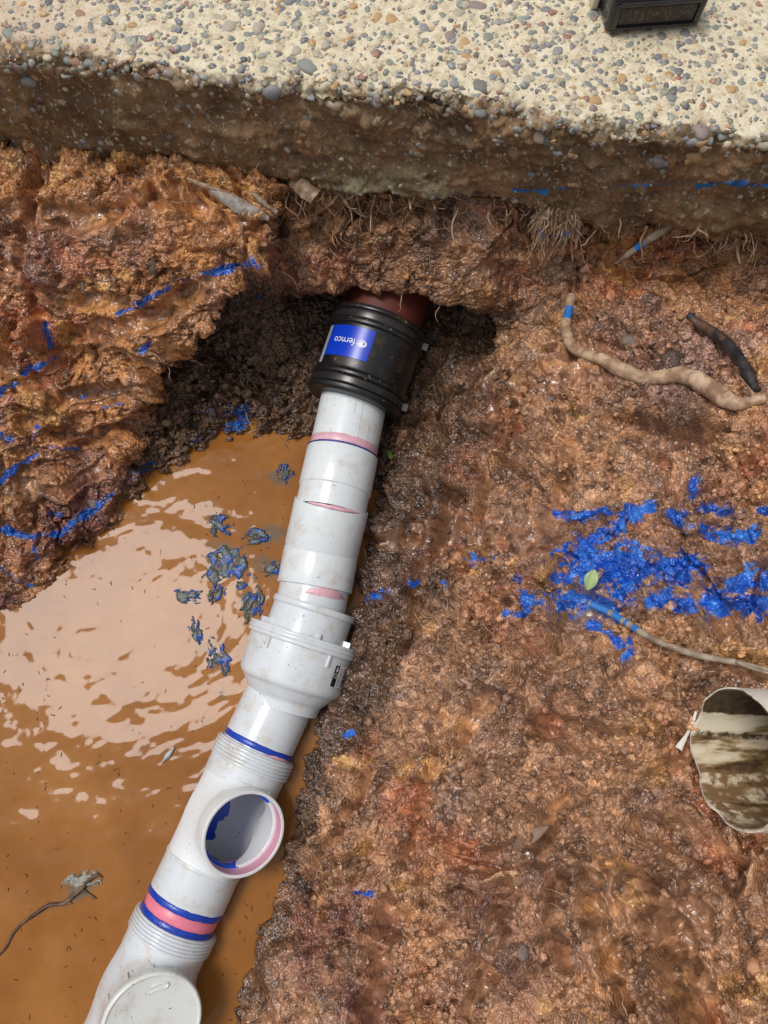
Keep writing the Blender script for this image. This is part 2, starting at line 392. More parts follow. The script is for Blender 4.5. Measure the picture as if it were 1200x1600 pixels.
def mat_root(name, light, dark, blue=True):
    g = NT(name)
    c = g.mix(g.step(g.noise(55, 5, .65), .35, .65), dark, light)
    c = g.mix(g.math('MULTIPLY', g.step(g.noise(25, 3), .56, .64), .6), c, (.16, .07, .03))
    if blue:
        pf = g.step(g.math('ADD', g.at('paint'), g.math('MULTIPLY', g.math('SUBTRACT', g.noise(120, 4), .5), .8)), .4, .6)
        c = g.mix(pf, c, (.03, .17, .50))
    return g.done(c, .5, g.bump(g.noise(200, 4, .7), .6, .002), .45)

def mat_rubber():
    g = NT('muddy black rubber'); c = g.mix(g.noise(40, 4), (.007, .007, .0075), (.014, .014, .0145))
    c = g.mix(g.math('MULTIPLY', g.step(g.noise(26, 6, .7), .50, .74), .45), c, (.13, .075, .04))
    c = g.mix(g.step(g.noise(170, 2, .5), .69, .72), c, (.30, .20, .12))
    return g.done(c, g.math('ADD', g.math('MULTIPLY', g.noise(30, 4), .3), .2), g.bump(g.noise(160, 3), .15, .001), .5)
M = dict(earth=mat_earth(), slab=mat_slab(), pebble=mat_pebble(), grit=mat_grit(), water=mat_water(),
         pvc=mat_pvc('white pvc'), pvc2=mat_pvc('grey white pvc', (.68, .725, .755), .6), cap=mat_pvc('white plastic cap', (.76, .79, .77), .9),
         blue=mat_plain('blue cement', (.012, .055, .40), .22, .5, 120, .35, .001), pink=mat_plain('pink primer', (.80, .22, .30), .35, .18, 70, .1),
         ppink=mat_plain('pale pink primer', (.72, .42, .48), .35, .25, 90, .1),
         rubber=mat_rubber(), steel=mat_plain('dark clamp steel', (.05, .047, .045), .28, .3, 50, .1, Metallic=.6),
         clayp=mat_plain('terracotta', (.11, .02, .009), .6, .2, 40, .2), label=mat_plain('blue label', (.005, .045, .52), .25, .06, 20, 0),
         white=mat_plain('white print', (.8, .8, .82), .4, .03, 30, 0), black=mat_plain('black print', (.012, .012, .013), .4, .1, 30, 0),
         grey=mat_plain('grey print', (.35, .36, .38), .4, .1, 30, 0), pen=mat_plain('blue pen', (.02, .03, .22), .5, .2, 60, 0),
         pencil=mat_plain('pencil', (.42, .45, .48), .5, .2, 60, 0))

# ------------------------------------------------------------------ the earth: banks, undercut, tunnel
EDGE0, EDGES = .7207, -.14
def edge_y(x): return EDGE0 + EDGES * x
SLABZ = .5
def slab_bottom(x): return np.interp(x, [-.6, -.45, -.25, 0, .15, .22, .28, .33, .7], [.285, .30, .323, .343, .348, .343, .328, .322, .315])
def camvec(r, u, f): return unit(np.array([r, 0, 0]) + u * np.array([0, SP, CP]) + f * np.array([0, CP, -SP]))
SDEP = .745; SC = at(1150, 1184, SDEP); _rv = unit(ray(1150, 1184)); _rp = unit(np.array([1, -.03, 0]) - _rv * np.dot(np.array([1, -.03, 0]), _rv))
SD = unit(.60 * _rv + .80 * _rp)      # mouth and direction of the broken pipe
_Lx = np.array([-1.2, -.6, -.4, -.26, -.15, 0.1]); _Lz = np.array([-.1, 0, .1, .2, .3, .36, .7])
_LY = np.array([[-.1, .06, .22, .34, .5, .6], [.10, .22, .40, .50, .6, .7], [.35, .42, .487, .56, .63, .7], [.57, .59, .575, .547, .61, .7],
                [.75, .74, .69, .655, .62, .7], [.97, .86, .83, .81, .79, .76], [1.0, .89, .86, .84, .82, .80]])
def bilerp(x, z):
    i = np.clip(np.searchsorted(_Lx, x) - 1, 0, len(_Lx) - 2); j = np.clip(np.searchsorted(_Lz, z) - 1, 0, len(_Lz) - 2)
    a = np.clip((x - _Lx[i]) / (_Lx[i + 1] - _Lx[i]), 0, 1); b = np.clip((z - _Lz[j]) / (_Lz[j + 1] - _Lz[j]), 0, 1)
    return (_LY[j, i] * (1 - a) + _LY[j, i + 1] * a) * (1 - b) + (_LY[j + 1, i] * (1 - a) + _LY[j + 1, i + 1] * a) * b
def shore_x(y): return np.interp(y, [-1, -.41, -.23, .13, .31, .5, .7, 1.0], [-.36, -.215, -.16, -.06, -.025, .03, .075, .1])
def earth(x, y, z):
    s = (x - shore_x(y)) * .96
    h = np.interp(s, [-.4, 0, .04, .1, .2, .35, .5, .7, 1.0, 1.5], [-.55, -.02, .05, .105, .185, .305, .415, .54, .62, .66])
    h = smin(h, .215 + .95 * np.maximum(-.05, edge_y(x) - y - .03), .04)
    fr = (z - h) * .72
    o = np.interp(z, [0, .1, .19, .27, .315, .35, .42], [.075, .075, .08, .015, -.03, -.035, -.05])
    o = o - np.clip((x - .14) / .1, 0, 1) * np.clip((z - .1) / .1, 0, 1) * .045
    fb = (edge_y(x) - o - y) * .9
    fl = smax((bilerp(x, z) - y) * .72, (x - np.interp(z, [-.05, 0, .1, .2, .3, .4], [-.47, -.45, -.395, -.268, -.165, -.13])) * .75, .04)
    hf = (y - np.interp(x, [-.7, -.45, -.3, -.2, -.13, -.05, .02, .1], [.16, .36, .50, .505, .47, .44, .40, .35])) * .55
    ff = (z - np.minimum(hf, np.interp(x, [-.3, -.13, .1], [.16, .05, .03]))) * .85
    fn = np.minimum((z - np.interp(x, [-1.15, -1.0, -.9], [.5, .46, -.1])) * .4, (z - np.interp(y, [-1.0, -.86, -.76], [.5, .45, -.1])) * .4)
    f = smin(smin(fb, fl, .03), fr, .05)
    ax = .02 + (y - .66) * .18
    q = (np.abs((x - ax + .01) / .195) ** 2.3 + np.abs((z - .075) / .115) ** 2.3 + np.clip((.55 - y) / .10, 0, 9) ** 2.3 + np.clip((y - .85) / .12, 0, 9) ** 2.3 + 1e-6) ** (1 / 2.3)
    f = smax(f, -(q - 1) * .10, .02)
    f = smin(f, ff, .03); f = smin(f, fn, .05); f = np.minimum(f, z + .07)
    ux, uy, uz = x - SC[0], y - SC[1], z - SC[2]; ta = ux * SD[0] + uy * SD[1] + uz * SD[2]
    ra = np.sqrt(np.maximum((ux - ta * SD[0]) ** 2 + (uy - ta * SD[1]) ** 2 + (uz - ta * SD[2]) ** 2, 1e-9))
    f = smax(f, -np.maximum(ra - .0701, ta - .31), .004)                                    # the broken pipe is open inside
    f = smax(f, -np.maximum(ra - .088 - .3 * np.maximum(-ta, 0), ta - .02), .03)        # and the soil is scraped back round its mouth
    under = np.clip((y - edge_y(x) + .015) / .02, 0, 1)
    return smax(f, z - (.66 + (slab_bottom(x) + .008 - .66) * under), .012)
EV, EQ = nets(earth, (-1.2, -1.02, -.085), (1.05, 1.0, .69), .012)
EV, EQ = subdiv(EV, EQ); EV = newton(earth, EV, 1, .004)
def in_frame(V, m):
    a, b, d = project(V); return (a > -m) & (a < 1200 + m) & (b > -m) & (b < 1600 + m) & (V[:, 2] > -.02) & (d > .1) & (V[:, 1] < .88)
for lev in range(2):
    f_in = in_frame(EV, 140 - lev * 70)[EQ].any(1)
    keep = EQ[~f_in]; V2, Q2 = subdiv(EV, EQ[f_in]); nold = len(EV)
    V2[nold:] = newton(earth, V2[nold:], 1, .003)
    EV, EQ = V2, np.vstack([keep, Q2])
EV, EQ = compact(EV, EQ)
# normals, displacement
e = 1e-4; v0 = earth(*EV.T)
EN = np.stack([earth(EV[:, 0] + 4e-3, EV[:, 1], EV[:, 2]) - earth(EV[:, 0] - 4e-3, EV[:, 1], EV[:, 2]), earth(EV[:, 0], EV[:, 1] + 4e-3, EV[:, 2]) - earth(EV[:, 0], EV[:, 1] - 4e-3, EV[:, 2]),
               earth(EV[:, 0], EV[:, 1], EV[:, 2] + 4e-3) - earth(EV[:, 0], EV[:, 1], EV[:, 2] - 4e-3)], 1)
EN /= np.linalg.norm(EN, axis=1)[:, None] + 1e-9
left = sstep(.0, -.10, EV[:, 0] + .2 - (EV[:, 2] - .2)) * sstep(.02, .06, EV[:, 1] - .08) * (1 - sstep(0, .05, EV[:, 0] - np.interp(EV[:, 2], [0, .1, .2, .3], [-.43, -.385, -.255, -.14])))
left = np.maximum(left, sstep(.0, .06, EV[:, 1] - edge_y(EV[:, 0]) + .12) * sstep(.17, .2, EV[:, 2]) * .55)
loose = (1 - left) * sstep(.44, .5, EV[:, 1] + .25 * np.abs(EV[:, 0] + .2) * (EV[:, 0] < -.2)) * (1 - sstep(.06, .16, EV[:, 0] - shore_x(EV[:, 1]))) * (1 - sstep(.16, .19, EV[:, 2]))
right = np.clip(1 - left - loose, 0, 1)
wp = EV + .02 * np.stack([perlin(EV, 9, 1.), perlin(EV, 9, 31.), perlin(EV, 9, 71.)], 1)
lump = np.clip(.45 + .9 * perlin(wp, 9, 44.), 0, 1.2)
D = .020 * fbm(EV, 5.5, 2, .5, 2.)
big = perlin(wp, 19, 9.)
D += .0165 * (.7 - 2.4 * np.abs(big)) * (1 - .5 * loose)
D += left * .010 * (1 - 2.3 * np.abs(perlin(wp, (9, 9, 15), 61.)))
D += right * .0105 * (.8 - 2.4 * np.abs(perlin(wp, 38, 23.))) * (.3 + lump)
# drag marks left by the bucket: grooves that run down the right bank, curved layers on the left one
dr = np.stack([wp[:, 1] * 21 + wp[:, 0] * 7, wp[:, 0] * 3.2 - wp[:, 1] * .8, wp[:, 2] * 3.2], 1); footr = 1 - sstep(.12, .34, EV[:, 0] - shore_x(EV[:, 1]))
D += right * (.006 + .009 * footr * sstep(-.1, .1, EV[:, 1])) * fbm(dr, 1.0, 3, .55, 5.)
la = np.stack([wp[:, 0] * 6, wp[:, 1] * 8, wp[:, 2] * 62 + wp[:, 0] * 14 + 4 * perlin(EV, 5, 3.)], 1)
D += left * (.0028 * fbm(la, 1.0, 3, .6, 8.) * np.clip(.35 + 1.2 * perlin(EV, 8, 19.), .1, 1) + .006 * np.abs(perlin(wp, (11, 11, 24), 12.)))
GX, GY, GD = project(EV); gmask = in_frame(EV, 150)
def spot(px, py):
    k = np.flatnonzero(gmask & (np.abs(GX - px) < 7) & (np.abs(GY - py) < 7))
    if not len(k): return at(px, py, 1.0)
    d = GD[k]; return at(px, py, float(np.median(d[d < d.min() + .02])))
smear = np.zeros(len(EV)); wg = EV + .4 * (wp - EV) + .006 * np.stack([perlin(EV, 40, 3.), perlin(EV, 40, 6.), perlin(EV, 40, 8.)], 1)
def gouge(pts, r, depth, smooth=.8, rim=.25):
    """a scrape of the shovel: a flat bottomed trough along these points with a pushed up rim"""
    global D, smear
    P_ = np.array([spot(a, b) for a, b in pts]); lo_, hi_ = P_.min(0) - 2.2 * r, P_.max(0) + 2.2 * r
    k = np.flatnonzero(((EV > lo_) & (EV < hi_)).all(1)); X_ = wg[k]; d = np.full(len(k), 9.)
    for a, b in zip(P_[:-1], P_[1:]):
        ab = b - a; t = np.clip(((X_ - a) @ ab) / (ab @ ab), 0, 1); d = np.minimum(d, np.linalg.norm(X_ - a - t[:, None] * ab, axis=1))
    q = d / r; D[k] += -depth * (1 - sstep(.55, 1.0, q)) * (1 - .35 * q ** 2 * (q < 1)) + depth * rim * np.exp(-((q - 1.2) / .22) ** 2)
    smear[k] = np.maximum(smear[k], smooth * (1 - sstep(.6, 1.0, q)))
for pts, r, dp, sm in [
    ([(735, 525), (690, 640), (655, 760), (620, 900)], .045, .022, .35), ([(790, 600), (765, 700), (745, 800)], .020, .014, .8), ([(700, 780), (670, 900), (640, 1010)], .022, .016, .7), ([(820, 640), (800, 720)], .018, .012, .8),
    ([(872, 880), (874, 950), (882, 1015)], .010, .014, .3), ([(880, 1255), (868, 1300), (862, 1345)], .016, .014, 1.), ([(880, 1385), (868, 1440), (872, 1500)], .018, .014, 1.), ([(925, 1420), (945, 1480), (975, 1560)], .018, .016, .9),
    ([(1035, 1450), (1070, 1520), (1110, 1600)], .024, .018, .9), ([(800, 1400), (770, 1480), (750, 1580)], .020, .014, .8), ([(690, 1180), (660, 1270), (640, 1350)], .020, .014, .7), ([(860, 1140), (950, 1165), (1050, 1158)], .022, .020, .3),
    ([(620, 1420), (600, 1500), (590, 1590)], .026, .018, .9), ([(1000, 1290), (1080, 1320), (1150, 1375)], .018, .018, .3), ([(760, 1090), (730, 1160)], .018, .013, .8), ([(960, 660), (1040, 690), (1120, 680)], .018, .014, .4),
    ([(700, 1330), (760, 1350), (830, 1340)], .016, .015, .2), ([(1100, 930), (1150, 1000)], .014, .010, .6), ([(560, 1220), (530, 1300), (500, 1380)], .018, .012, .8), ([(900, 700), (870, 790)], .016, .010, .8),
    ([(30, 330), (140, 345), (250, 325)], .020, .013, .9), ([(20, 420), (110, 470), (200, 470)], .016, .012, .9), ([(120, 520), (220, 500), (330, 440)], .020, .012, 1.), ([(0, 560), (100, 620), (190, 610)], .018, .014, .9), ([(40, 660), (130, 690), (200, 660)], .016, .013, .8), ([(60, 250), (40, 400), (90, 560)], .013, .017, .3), ([(30, 760), (100, 770), (170, 720)], .014, .010, .8), ([(280, 300), (340, 350), (400, 370)], .018, .013, .8)]:
    gouge(pts, r, dp * (1.0 if r > .04 or pts[0][0] < 450 else 1.7), sm)
for k in range(110):      # clods left standing
    px, py = RNG.uniform(560, 1230), RNG.uniform(560, 1620)
    if k > 84: px, py = RNG.uniform(-20, 400), RNG.uniform(260, 850)
    c_ = spot(px, py); r = RNG.uniform(.012, .034); kk = np.flatnonzero((np.abs(EV - c_) < 1.6 * r).all(1)); q = np.linalg.norm((wg[kk] - c_) * RNG.uniform(.75, 1.3, 3), axis=1) / r
    D[kk] += r * RNG.uniform(.45, .8) * np.clip(1 - q ** 4, 0, 1) - r * .12 * np.exp(-((q - 1.12) / .12) ** 2)
w1, c1, f1 = worley(wp, 36.); w2, c2, f2 = worley(wp, 92., 5.)
smear = np.maximum(smear, right * .9 * sstep(.16, .42, perlin(dr, .55, 31.) + .45 * perlin(EV, 13, 2.)) * sstep(-.1, .2, perlin(EV, 4.5, 27.) + .12))      # patches wiped smooth by the bucket
gr = (right * (.25 + .9 * lump) + loose * 1.3 + left * (.35 + .5 * lump)) * (1 - .85 * smear)
D += smear * .0012 * fbm(np.stack([wp[:, 0] * 80 + wp[:, 1] * 25, wp[:, 1] * 14, wp[:, 2] * 14], 1), 1., 2)
D += gr * .0105 * ((.55 - w1) * (.3 + 1.2 * _j[c1, 0]) + 1.05 * f1)
D += gr * .0062 * ((.62 - 1.25 * w2 ** 2) * (.3 + 1.4 * _j[c2, 1]) + .75 * f2)
w3, c3, f3 = worley(wp, 205., 9.)
D += (.2 + gr) * .0036 * ((.62 - 1.25 * w3 ** 2) * (.4 + 1.3 * _j[c3, 2]) + .45 * f3)
wq = EV + .012 * np.stack([perlin(EV, 34, 4.), perlin(EV, 34, 36.), perlin(EV, 34, 76.)], 1) + (wp - EV)
crk = np.clip(1 - np.abs(perlin(wq, 13, 51.)) / .06, 0, 1) * np.clip(.4 + 1.5 * perlin(EV, 7, 8.), 0, 1) * .026 + np.clip(1 - np.abs(perlin(wq, (34, 30, 40), 57.)) / .10, 0, 1) * np.clip(.3 + 1.6 * perlin(EV, 11, 18.), 0, 1) * .014
D -= crk * (1 - .9 * smear) * (.25 + .75 * np.clip(gr, 0, 1))
clod = .4 * _j[c1, 1] + .35 * _j[c2, 2] + .25 * _j[c3, 0]
D += .0006 * fbm(EV, 130., 2, .7, 3.)
D *= 1 - .55 * sstep(.56, .62, EV[:, 1]) * sstep(.27, .24, EV[:, 2]) * sstep(-.3, -.22, EV[:, 0]) * sstep(.3, .22, EV[:, 0])
D *= sstep(-.03, .01, EV[:, 2]) * .85 + .15
_u = EV - SC; _t = _u @ SD; _r = np.linalg.norm(_u - _t[:, None] * SD, axis=1); D *= 1 - sstep(.088, .076, _r) * (_t > -.01)
EP = EV + EN * D[:, None]
PX, PY, PD = project(EP)
maroon = left * sstep(.14, .02, EP[:, 2]) * sstep(-.38, -.5, EP[:, 0])
maroon = np.maximum(maroon, .8 * sstep(.06, 0, np.linalg.norm((EP - atz(520, 1530, .12)) * (1, .7, 1), axis=1) - .07))
dw = .065 + .16 * sstep(-.12, .25, EV[:, 1]); damp_shade = (right + .35 * loose) * (1 - sstep(.35, 1.0, (EV[:, 0] - shore_x(EV[:, 1]) + .07 * perlin(dr, .8, 3.) + .03 * perlin(EV, 16, 5.)) / dw))  # damp bank foot, widened by the upper pipe to paint in the recess shade
def hit(px, py, r=5):
    m = (np.abs(PX - px) < r) & (np.abs(PY - py) < r) & (PD > .2)
    if not m.any(): return hit(px, py, r * 2) if r < 80 else at(px, py, 1.1)
    i = np.flatnonzero(m); d = PD[i]; k = i[d < d.min() + .025]
    return at(px, py, float(np.median(PD[k])))
# blue survey paint sprayed on the soil: strokes found on the ground, stored as a distance to the stroke
paint = np.zeros(len(EP), np.float32); faded = np.zeros(len(EP), np.float32)
FINE = np.flatnonzero(in_frame(EP, 60)); FP = EP[FINE]
def stroke(pts, wpx, s=1.0, fade=0.0):
    pts = np.array(pts, float); seg = np.linalg.norm(np.diff(pts, axis=0), axis=1); L = np.r_[0, np.cumsum(seg)]
    n = max(2, int(L[-1] / max(6, wpx * .4)) + 1)
    for t in np.linspace(0, L[-1], n):
        p = hit(np.interp(t, L, pts[:, 0]), np.interp(t, L, pts[:, 1])); wm = wpx / 1155 * (CAMZ - p[2]) * (.62 if pts[0, 0] < 480 else .95)
        d = np.linalg.norm(FP - p, axis=1); k = np.clip(1.35 - .75 * d / wm, 0, 1) * s
        up = k > paint[FINE]; paint[FINE[up]] = k[up]; faded[FINE[up]] = fade
for pts, wd, s, fd in [
    ([(180, 495), (225, 470), (262, 452)], 8, 1, .2), ([(290, 438), (330, 425), (370, 415), (410, 412)], 9, 1, .1), ([(70, 512), (78, 540)], 12, .8, .4),
    ([(40, 582), (85, 560)], 9, .9, .2), ([(0, 612), (18, 600)], 8, 1, .1), ([(208, 555), (232, 540)], 9, .9, .2), ([(130, 622), (160, 605)], 5, .9, .2), ([(165, 636), (192, 630)], 6, .9, .2),
    ([(0, 750), (25, 732), (55, 710)], 9, 1, .1), ([(0, 680), (12, 686)], 14, .9, .2), ([(60, 665), (50, 690), (75, 640)], 6, .7, .4), ([(15, 690), (60, 700), (120, 700)], 5, .6, .4),
    ([(0, 825), (45, 838), (90, 836), (120, 815), (150, 790), (190, 760), (235, 725)], 9, .85, .3), ([(75, 800), (90, 805)], 10, .6, .3), ([(0, 890), (50, 915)], 6, .55, .4),
    ([(60, 830), (55, 880)], 8, .5, .5), ([(405, 455), (407, 462)], 6, .8, .1), ([(330, 645), (400, 640)], 14, .38, .5), ([(300, 690), (380, 660)], 12, .4, .5),
    # right bank, the big splash
    ([(870, 800), (910, 808), (950, 800)], 9, .8, .0), ([(985, 805), (960, 830), (920, 850)], 14, .9, 0), ([(900, 870), (950, 870), (1020, 885)], 26, 1, 0), ([(920, 900), (980, 905), (1030, 885)], 24, .95, 0),
    ([(865, 905), (905, 890)], 11, .9, 0), ([(820, 935), (840, 945)], 13, .8, .1), ([(875, 940), (930, 940), (980, 945)], 19, .85, .1), ([(1045, 890), (1090, 895)], 22, 1, 0), ([(1015, 940), (1040, 935), (1075, 938)], 15, .95, 0),
    ([(1120, 925), (1160, 905), (1200, 900), (1252, 905)], 20, .95, 0), ([(1115, 940), (1200, 945), (1245, 940)], 17, .9, 0), ([(1170, 945), (1185, 960)], 12, .9, 0), ([(1050, 800), (1065, 815)], 14, .9, .1), ([(1100, 795), (1160, 800)], 9, .85, .1),
    ([(1095, 825), (1140, 840), (1180, 838)], 10, .85, .1), ([(1082, 752), (1078, 775)], 9, .8, .1), ([(1190, 795), (1200, 798)], 9, .9, .1), ([(990, 800), (1020, 790)], 7, .6, .1),
    ([(925, 978), (960, 995), (985, 1018)], 7, .85, .1), ([(985, 1000), (975, 1030)], 8, .85, .1), ([(790, 960), (850, 955)], 8, .5, .2), ([(730, 880), (790, 870)], 10, .38, .2), ([(830, 900), (770, 920)], 9, .4, .2), ([(870, 870), (880, 880)], 10, .7, .1),
    ([(575, 935), (605, 925)], 8, .9, .1), ([(640, 910), (648, 912)], 6, .9, 0), ([(555, 1394), (582, 1398)], 4, 1, 0), ([(515, 1190), (520, 1192)], 5, .9, 0), ([(540, 1145), (550, 1145)], 5, .8, 0), ([(690, 908), (700, 915)], 6, .5, 0), ([(745, 870), (752, 876)], 8, .55, .1)]:
    stroke(pts, wd, s, fd)
EO = obj('earth', EP, EQ, M['earth']); tag(EO, kind='structure')
for nm, va in (('left', left), ('loose', loose), ('paint', paint), ('faded', faded), ('maroon', maroon), ('damp_shade', damp_shade), ('clod', clod), ('smear', smear)): attr(EO, nm, va)
# loose crumbs lying on the cut clay: real lumps, far too many to count
def crumbs(n):
    prot = [pebble_mesh(500 + k, 4, 7) for k in range(10)]
    dens = np.clip(perlin(FP, 7, 15.) + .6 * perlin(FP, 19, 5.) + .25, 0.02, 1) * (1 - .8 * smear[FINE]) * (.25 + right[FINE] + loose[FINE] * .8) * (FP[:, 2] > .004)
    dens *= 1 - sstep(.11, .09, np.linalg.norm(FP - SC - ((FP - SC) @ SD)[:, None] * SD, axis=1))
    pick = RNG.choice(len(FINE), n, p=dens / dens.sum()); Vs, Fs, A_, off = [], [], [], 0
    for i in FINE[pick]:
        pv, pf = prot[int(RNG.integers(10))]; r = float(np.clip(RNG.lognormal(math.log(.0032), .45), .0016, .011)); n_ = EN[i]
        t1 = unit(np.cross(n_, RNG.normal(size=3))); t2 = np.cross(n_, t1); hgt = RNG.uniform(.9, 1.7)
        v = EP[i] + (pv[:, :1] * t1 + pv[:, 1:2] * t2 + pv[:, 2:] * n_ * hgt) * r + n_ * r * RNG.uniform(-.15, .12)
        Vs.append(v); Fs += [tuple(a + off for a in f) for f in pf]; off += len(pv); A_ += [(i, RNG.uniform(.2, .85))] * len(pv)
    V_ = np.vstack(Vs); V_ += .0020 * np.stack([perlin(V_, 190, 1.), perlin(V_, 190, 7.), perlin(V_, 190, 13.)], 1)
    A_ = np.array(A_); I = A_[:, 0].astype(int); o = obj('soil_crumbs', V_, Fs, M['earth']); tag(o, 'loose wet clay crumbs lying on the cut banks', 'soil', kind='stuff')
    for nm, va in (('left', left), ('loose', loose), ('paint', paint * .9), ('faded', faded), ('maroon', maroon), ('damp_shade', damp_shade * .9)): attr(o, nm, va[I])
    attr(o, 'clod', A_[:, 1]); attr(o, 'smear', np.zeros(len(I)))
CRUMBS = 8000
# surrounding ground beyond the pit, kept outside the dug area
gx = np.array([-30, -1.19, 1.04, 30.]); gy = np.array([-30, -1.01, .99, 30.])
GV = np.array([(x, y, .44) for x in gx for y in gy]); GF = [tuple(f) for f in grid_faces(4, 4)]; GF.pop(4)
tag(obj('ground', GV, GF, mat_plain('dry ground', (.24, .17, .10), .9, .3, 8, .3, .01)), kind='structure')

# ------------------------------------------------------------------ concrete pavement slab
ED = unit((1, EDGES, 0)); EI = np.array([-ED[1], ED[0], 0]); E0 = np.array([0, EDGE0, 0])   # along the edge, inwards
a_ = np.r_[np.arange(-2.6, -.66, .05), np.arange(-.66, .66, .003), np.arange(.66, 2.6, .05)]
path = []   # (section, b inwards, drop 0..1)
for b in np.r_[np.arange(2.2, .34, -.12), np.arange(.34, .012, -.003)]: path.append((0, b, 0))
for t in np.linspace(0, 90, 9): path.append((1, .012 - .012 * math.sin(R(t)), .012 * (1 - math.cos(R(t)))))
for t in np.linspace(0, 1, 52)[1:]: path.append((2, 0, t))
for b in np.arange(.004, .16, .006): path.append((3, b, 1))
sec = np.array([p[0] for p in path]); pb = np.array([p[1] for p in path]); pz = np.array([p[2] for p in path])
A, _ = np.meshgrid(a_, pb, indexing='ij'); xw = A * ED[0]; bot = slab_bottom(xw); th = SLABZ - bot
Bm = np.broadcast_to(pb, A.shape).copy(); Sm = np.broadcast_to(sec, A.shape)
Zm = np.where(Sm == 0, SLABZ, np.where(Sm == 1, SLABZ - pz, np.where(Sm == 2, SLABZ - .012 - pz * (th - .012), bot)))
V = E0 + A[..., None] * ED + Bm[..., None] * EI; V[..., 2] = Zm
V[..., 2] += np.where(Sm == 3, 1.0, np.where(Sm == 2, pz, 0)) * (.016 * perlin(V.reshape(-1, 3) * (1, 0, 0), 11, 3.) + .010 * perlin(V.reshape(-1, 3) * (1, 0, 0), 37, 8.)).reshape(A.shape)
V = V.reshape(-1, 3); S1 = Sm.ravel()
nrm = np.where((S1 == 0)[:, None], (0, 0, 1.), np.where((S1 == 3)[:, None], (0, 0, -1.), -EI))
m1 = S1 == 1; ang = np.broadcast_to(np.r_[[0] * (sec < 1).sum(), np.linspace(0, math.pi / 2, 9), [0] * (sec > 1).sum()], A.shape).ravel()
nrm[m1] = np.cos(ang[m1])[:, None] * np.array([0, 0, 1.]) - np.sin(ang[m1])[:, None] * EI
below = SLABZ - V[:, 2]; inn = Bm.ravel()
near = np.exp(-inn / .03)
dd = np.where(S1 == 0, .0008 * fbm(V, 120, 3) + .0012 * fbm(V, 30, 2), (.0045 * fbm(V, 40, 3, .6) + .0045 * fbm(V, 100, 3, .6) + .004 * (.5 - worley(V, 60.)[0])) * (.35 + .65 * sstep(-.25, -.1, V[:, 0])) + .008 * fbm(V, (7, 7, 24), 3))
V = V + nrm * dd[:, None]
wob = .013 * fbm(V * (1, 1, .2), 6, 2, .5, 3.) + .008 * fbm(V, 28, 2, .6, 7.)        # the edge line wanders and is chipped
chip = np.clip(fbm(V, 22, 3, .55, 15.) - .08, 0, 1) * .036 * np.exp(-np.abs(below - .0) / .022) * np.exp(-inn / .02)
V = V + EI * (np.where(S1 > 0, 1, near) * wob + chip)[:, None]; V[:, 2] -= chip * .6 + .010 * near * (1 + perlin(V, 9, 2.)) * (S1 < 2)
step = sstep(.02, .05, V[:, 0] + .05) * sstep(.035, .05, below) * .0
crust = sstep(.10, .02, np.abs(V[:, 0] - .03)) * 0 + sstep(-.10, -.05, V[:, 0]) * sstep(.13, .08, V[:, 0]) * sstep(.62, 1.0, below / (th.ravel()))
V = V - EI * (crust * .012 * (S1 == 2))[:, None]
dirt = np.where(S1 == 0, .0 + .60 * np.exp(-inn / .030), np.where(S1 == 1, .5 + 8 * (below), .95))
tl = sstep(-.22, -.5, V[:, 0]); dirt = dirt + tl * .30 * np.exp(-inn / .09) * (S1 <= 1); dirt = dirt + .12 * sstep(-.2, .1, V[:, 0]) * 0
pink = tl * np.exp(-inn / .14)
SO = obj('concrete_pavement', V, grid_faces(len(a_), len(path))[:, ::-1], M['slab']); tag(SO, kind='structure')
sp = np.zeros(len(V)); su, sv, sd = project(V)
for pts, wd in (([(800, 300), (850, 301)], 6), ([(872, 298), (888, 298)], 5), ([(725, 318), (752, 310)], 4), ([(965, 293), (1060, 291)], 4), ([(1085, 292), (1130, 290)], 5), ([(1135, 290), (1160, 288)], 7), ([(1165, 292), (1200, 292)], 4)):
    pts = np.array(pts, float)
    for t in np.linspace(0, 1, 16):
        q = pts[0] * (1 - t) + pts[-1] * t
        m = (np.abs(su - q[0]) < 4) & (np.abs(sv - q[1]) < 4) & (S1 >= 1)
        if not m.any(): continue
        p = V[m][np.argmin(sd[m])]; k = np.clip(1.2 - np.linalg.norm(V - p, axis=1) / (wd * .00085), 0, 1); sp = np.maximum(sp, k)
for nm, va in (('dirt', dirt), ('crust', crust), ('pink', pink), ('paint', sp)): attr(SO, nm, va)

# pebbles: 300 single stones, then the grit between them
def pebble_mesh(seed, rows=4, cols=9):
    r = np.random.default_rng(seed); el, fl = r.uniform(.62, 1.0), r.uniform(.35, .6); V = [(0, 0, fl)]; F = []
    ph = r.uniform(0, 6.28, 3); am = r.uniform(.03, .16, 3)
    for i in range(1, rows + 1):
        t = math.pi * .62 * i / rows
        for j in range(cols):
            a = 2 * math.pi * j / cols; k = 1 + am[0] * math.cos(2 * a + ph[0]) + am[1] * math.cos(3 * a + ph[1]) + am[2] * .6 * math.cos(5 * a + ph[2])
            V.append((math.sin(t) ** .8 * math.cos(a) * k, math.sin(t) ** .8 * math.sin(a) * k * el, fl * math.cos(t)))
    for j in range(cols): F.append((0, 1 + j, 1 + (j + 1) % cols))
    for i in range(rows - 1):
        for j in range(cols):
            p = 1 + i * cols + j; q = 1 + i * cols + (j + 1) % cols; F.append((p, p + cols, q + cols, q))
    return np.array(V), F
crumbs(CRUMBS)
PEB = []
for k in range(14):
    pv, pf = pebble_mesh(100 + k); me = make_mesh('pebble', pv, pf); me.materials.append(M['pebble']); PEB.append(me)
placed = []; tries = 0
edge_line = lambda a: None
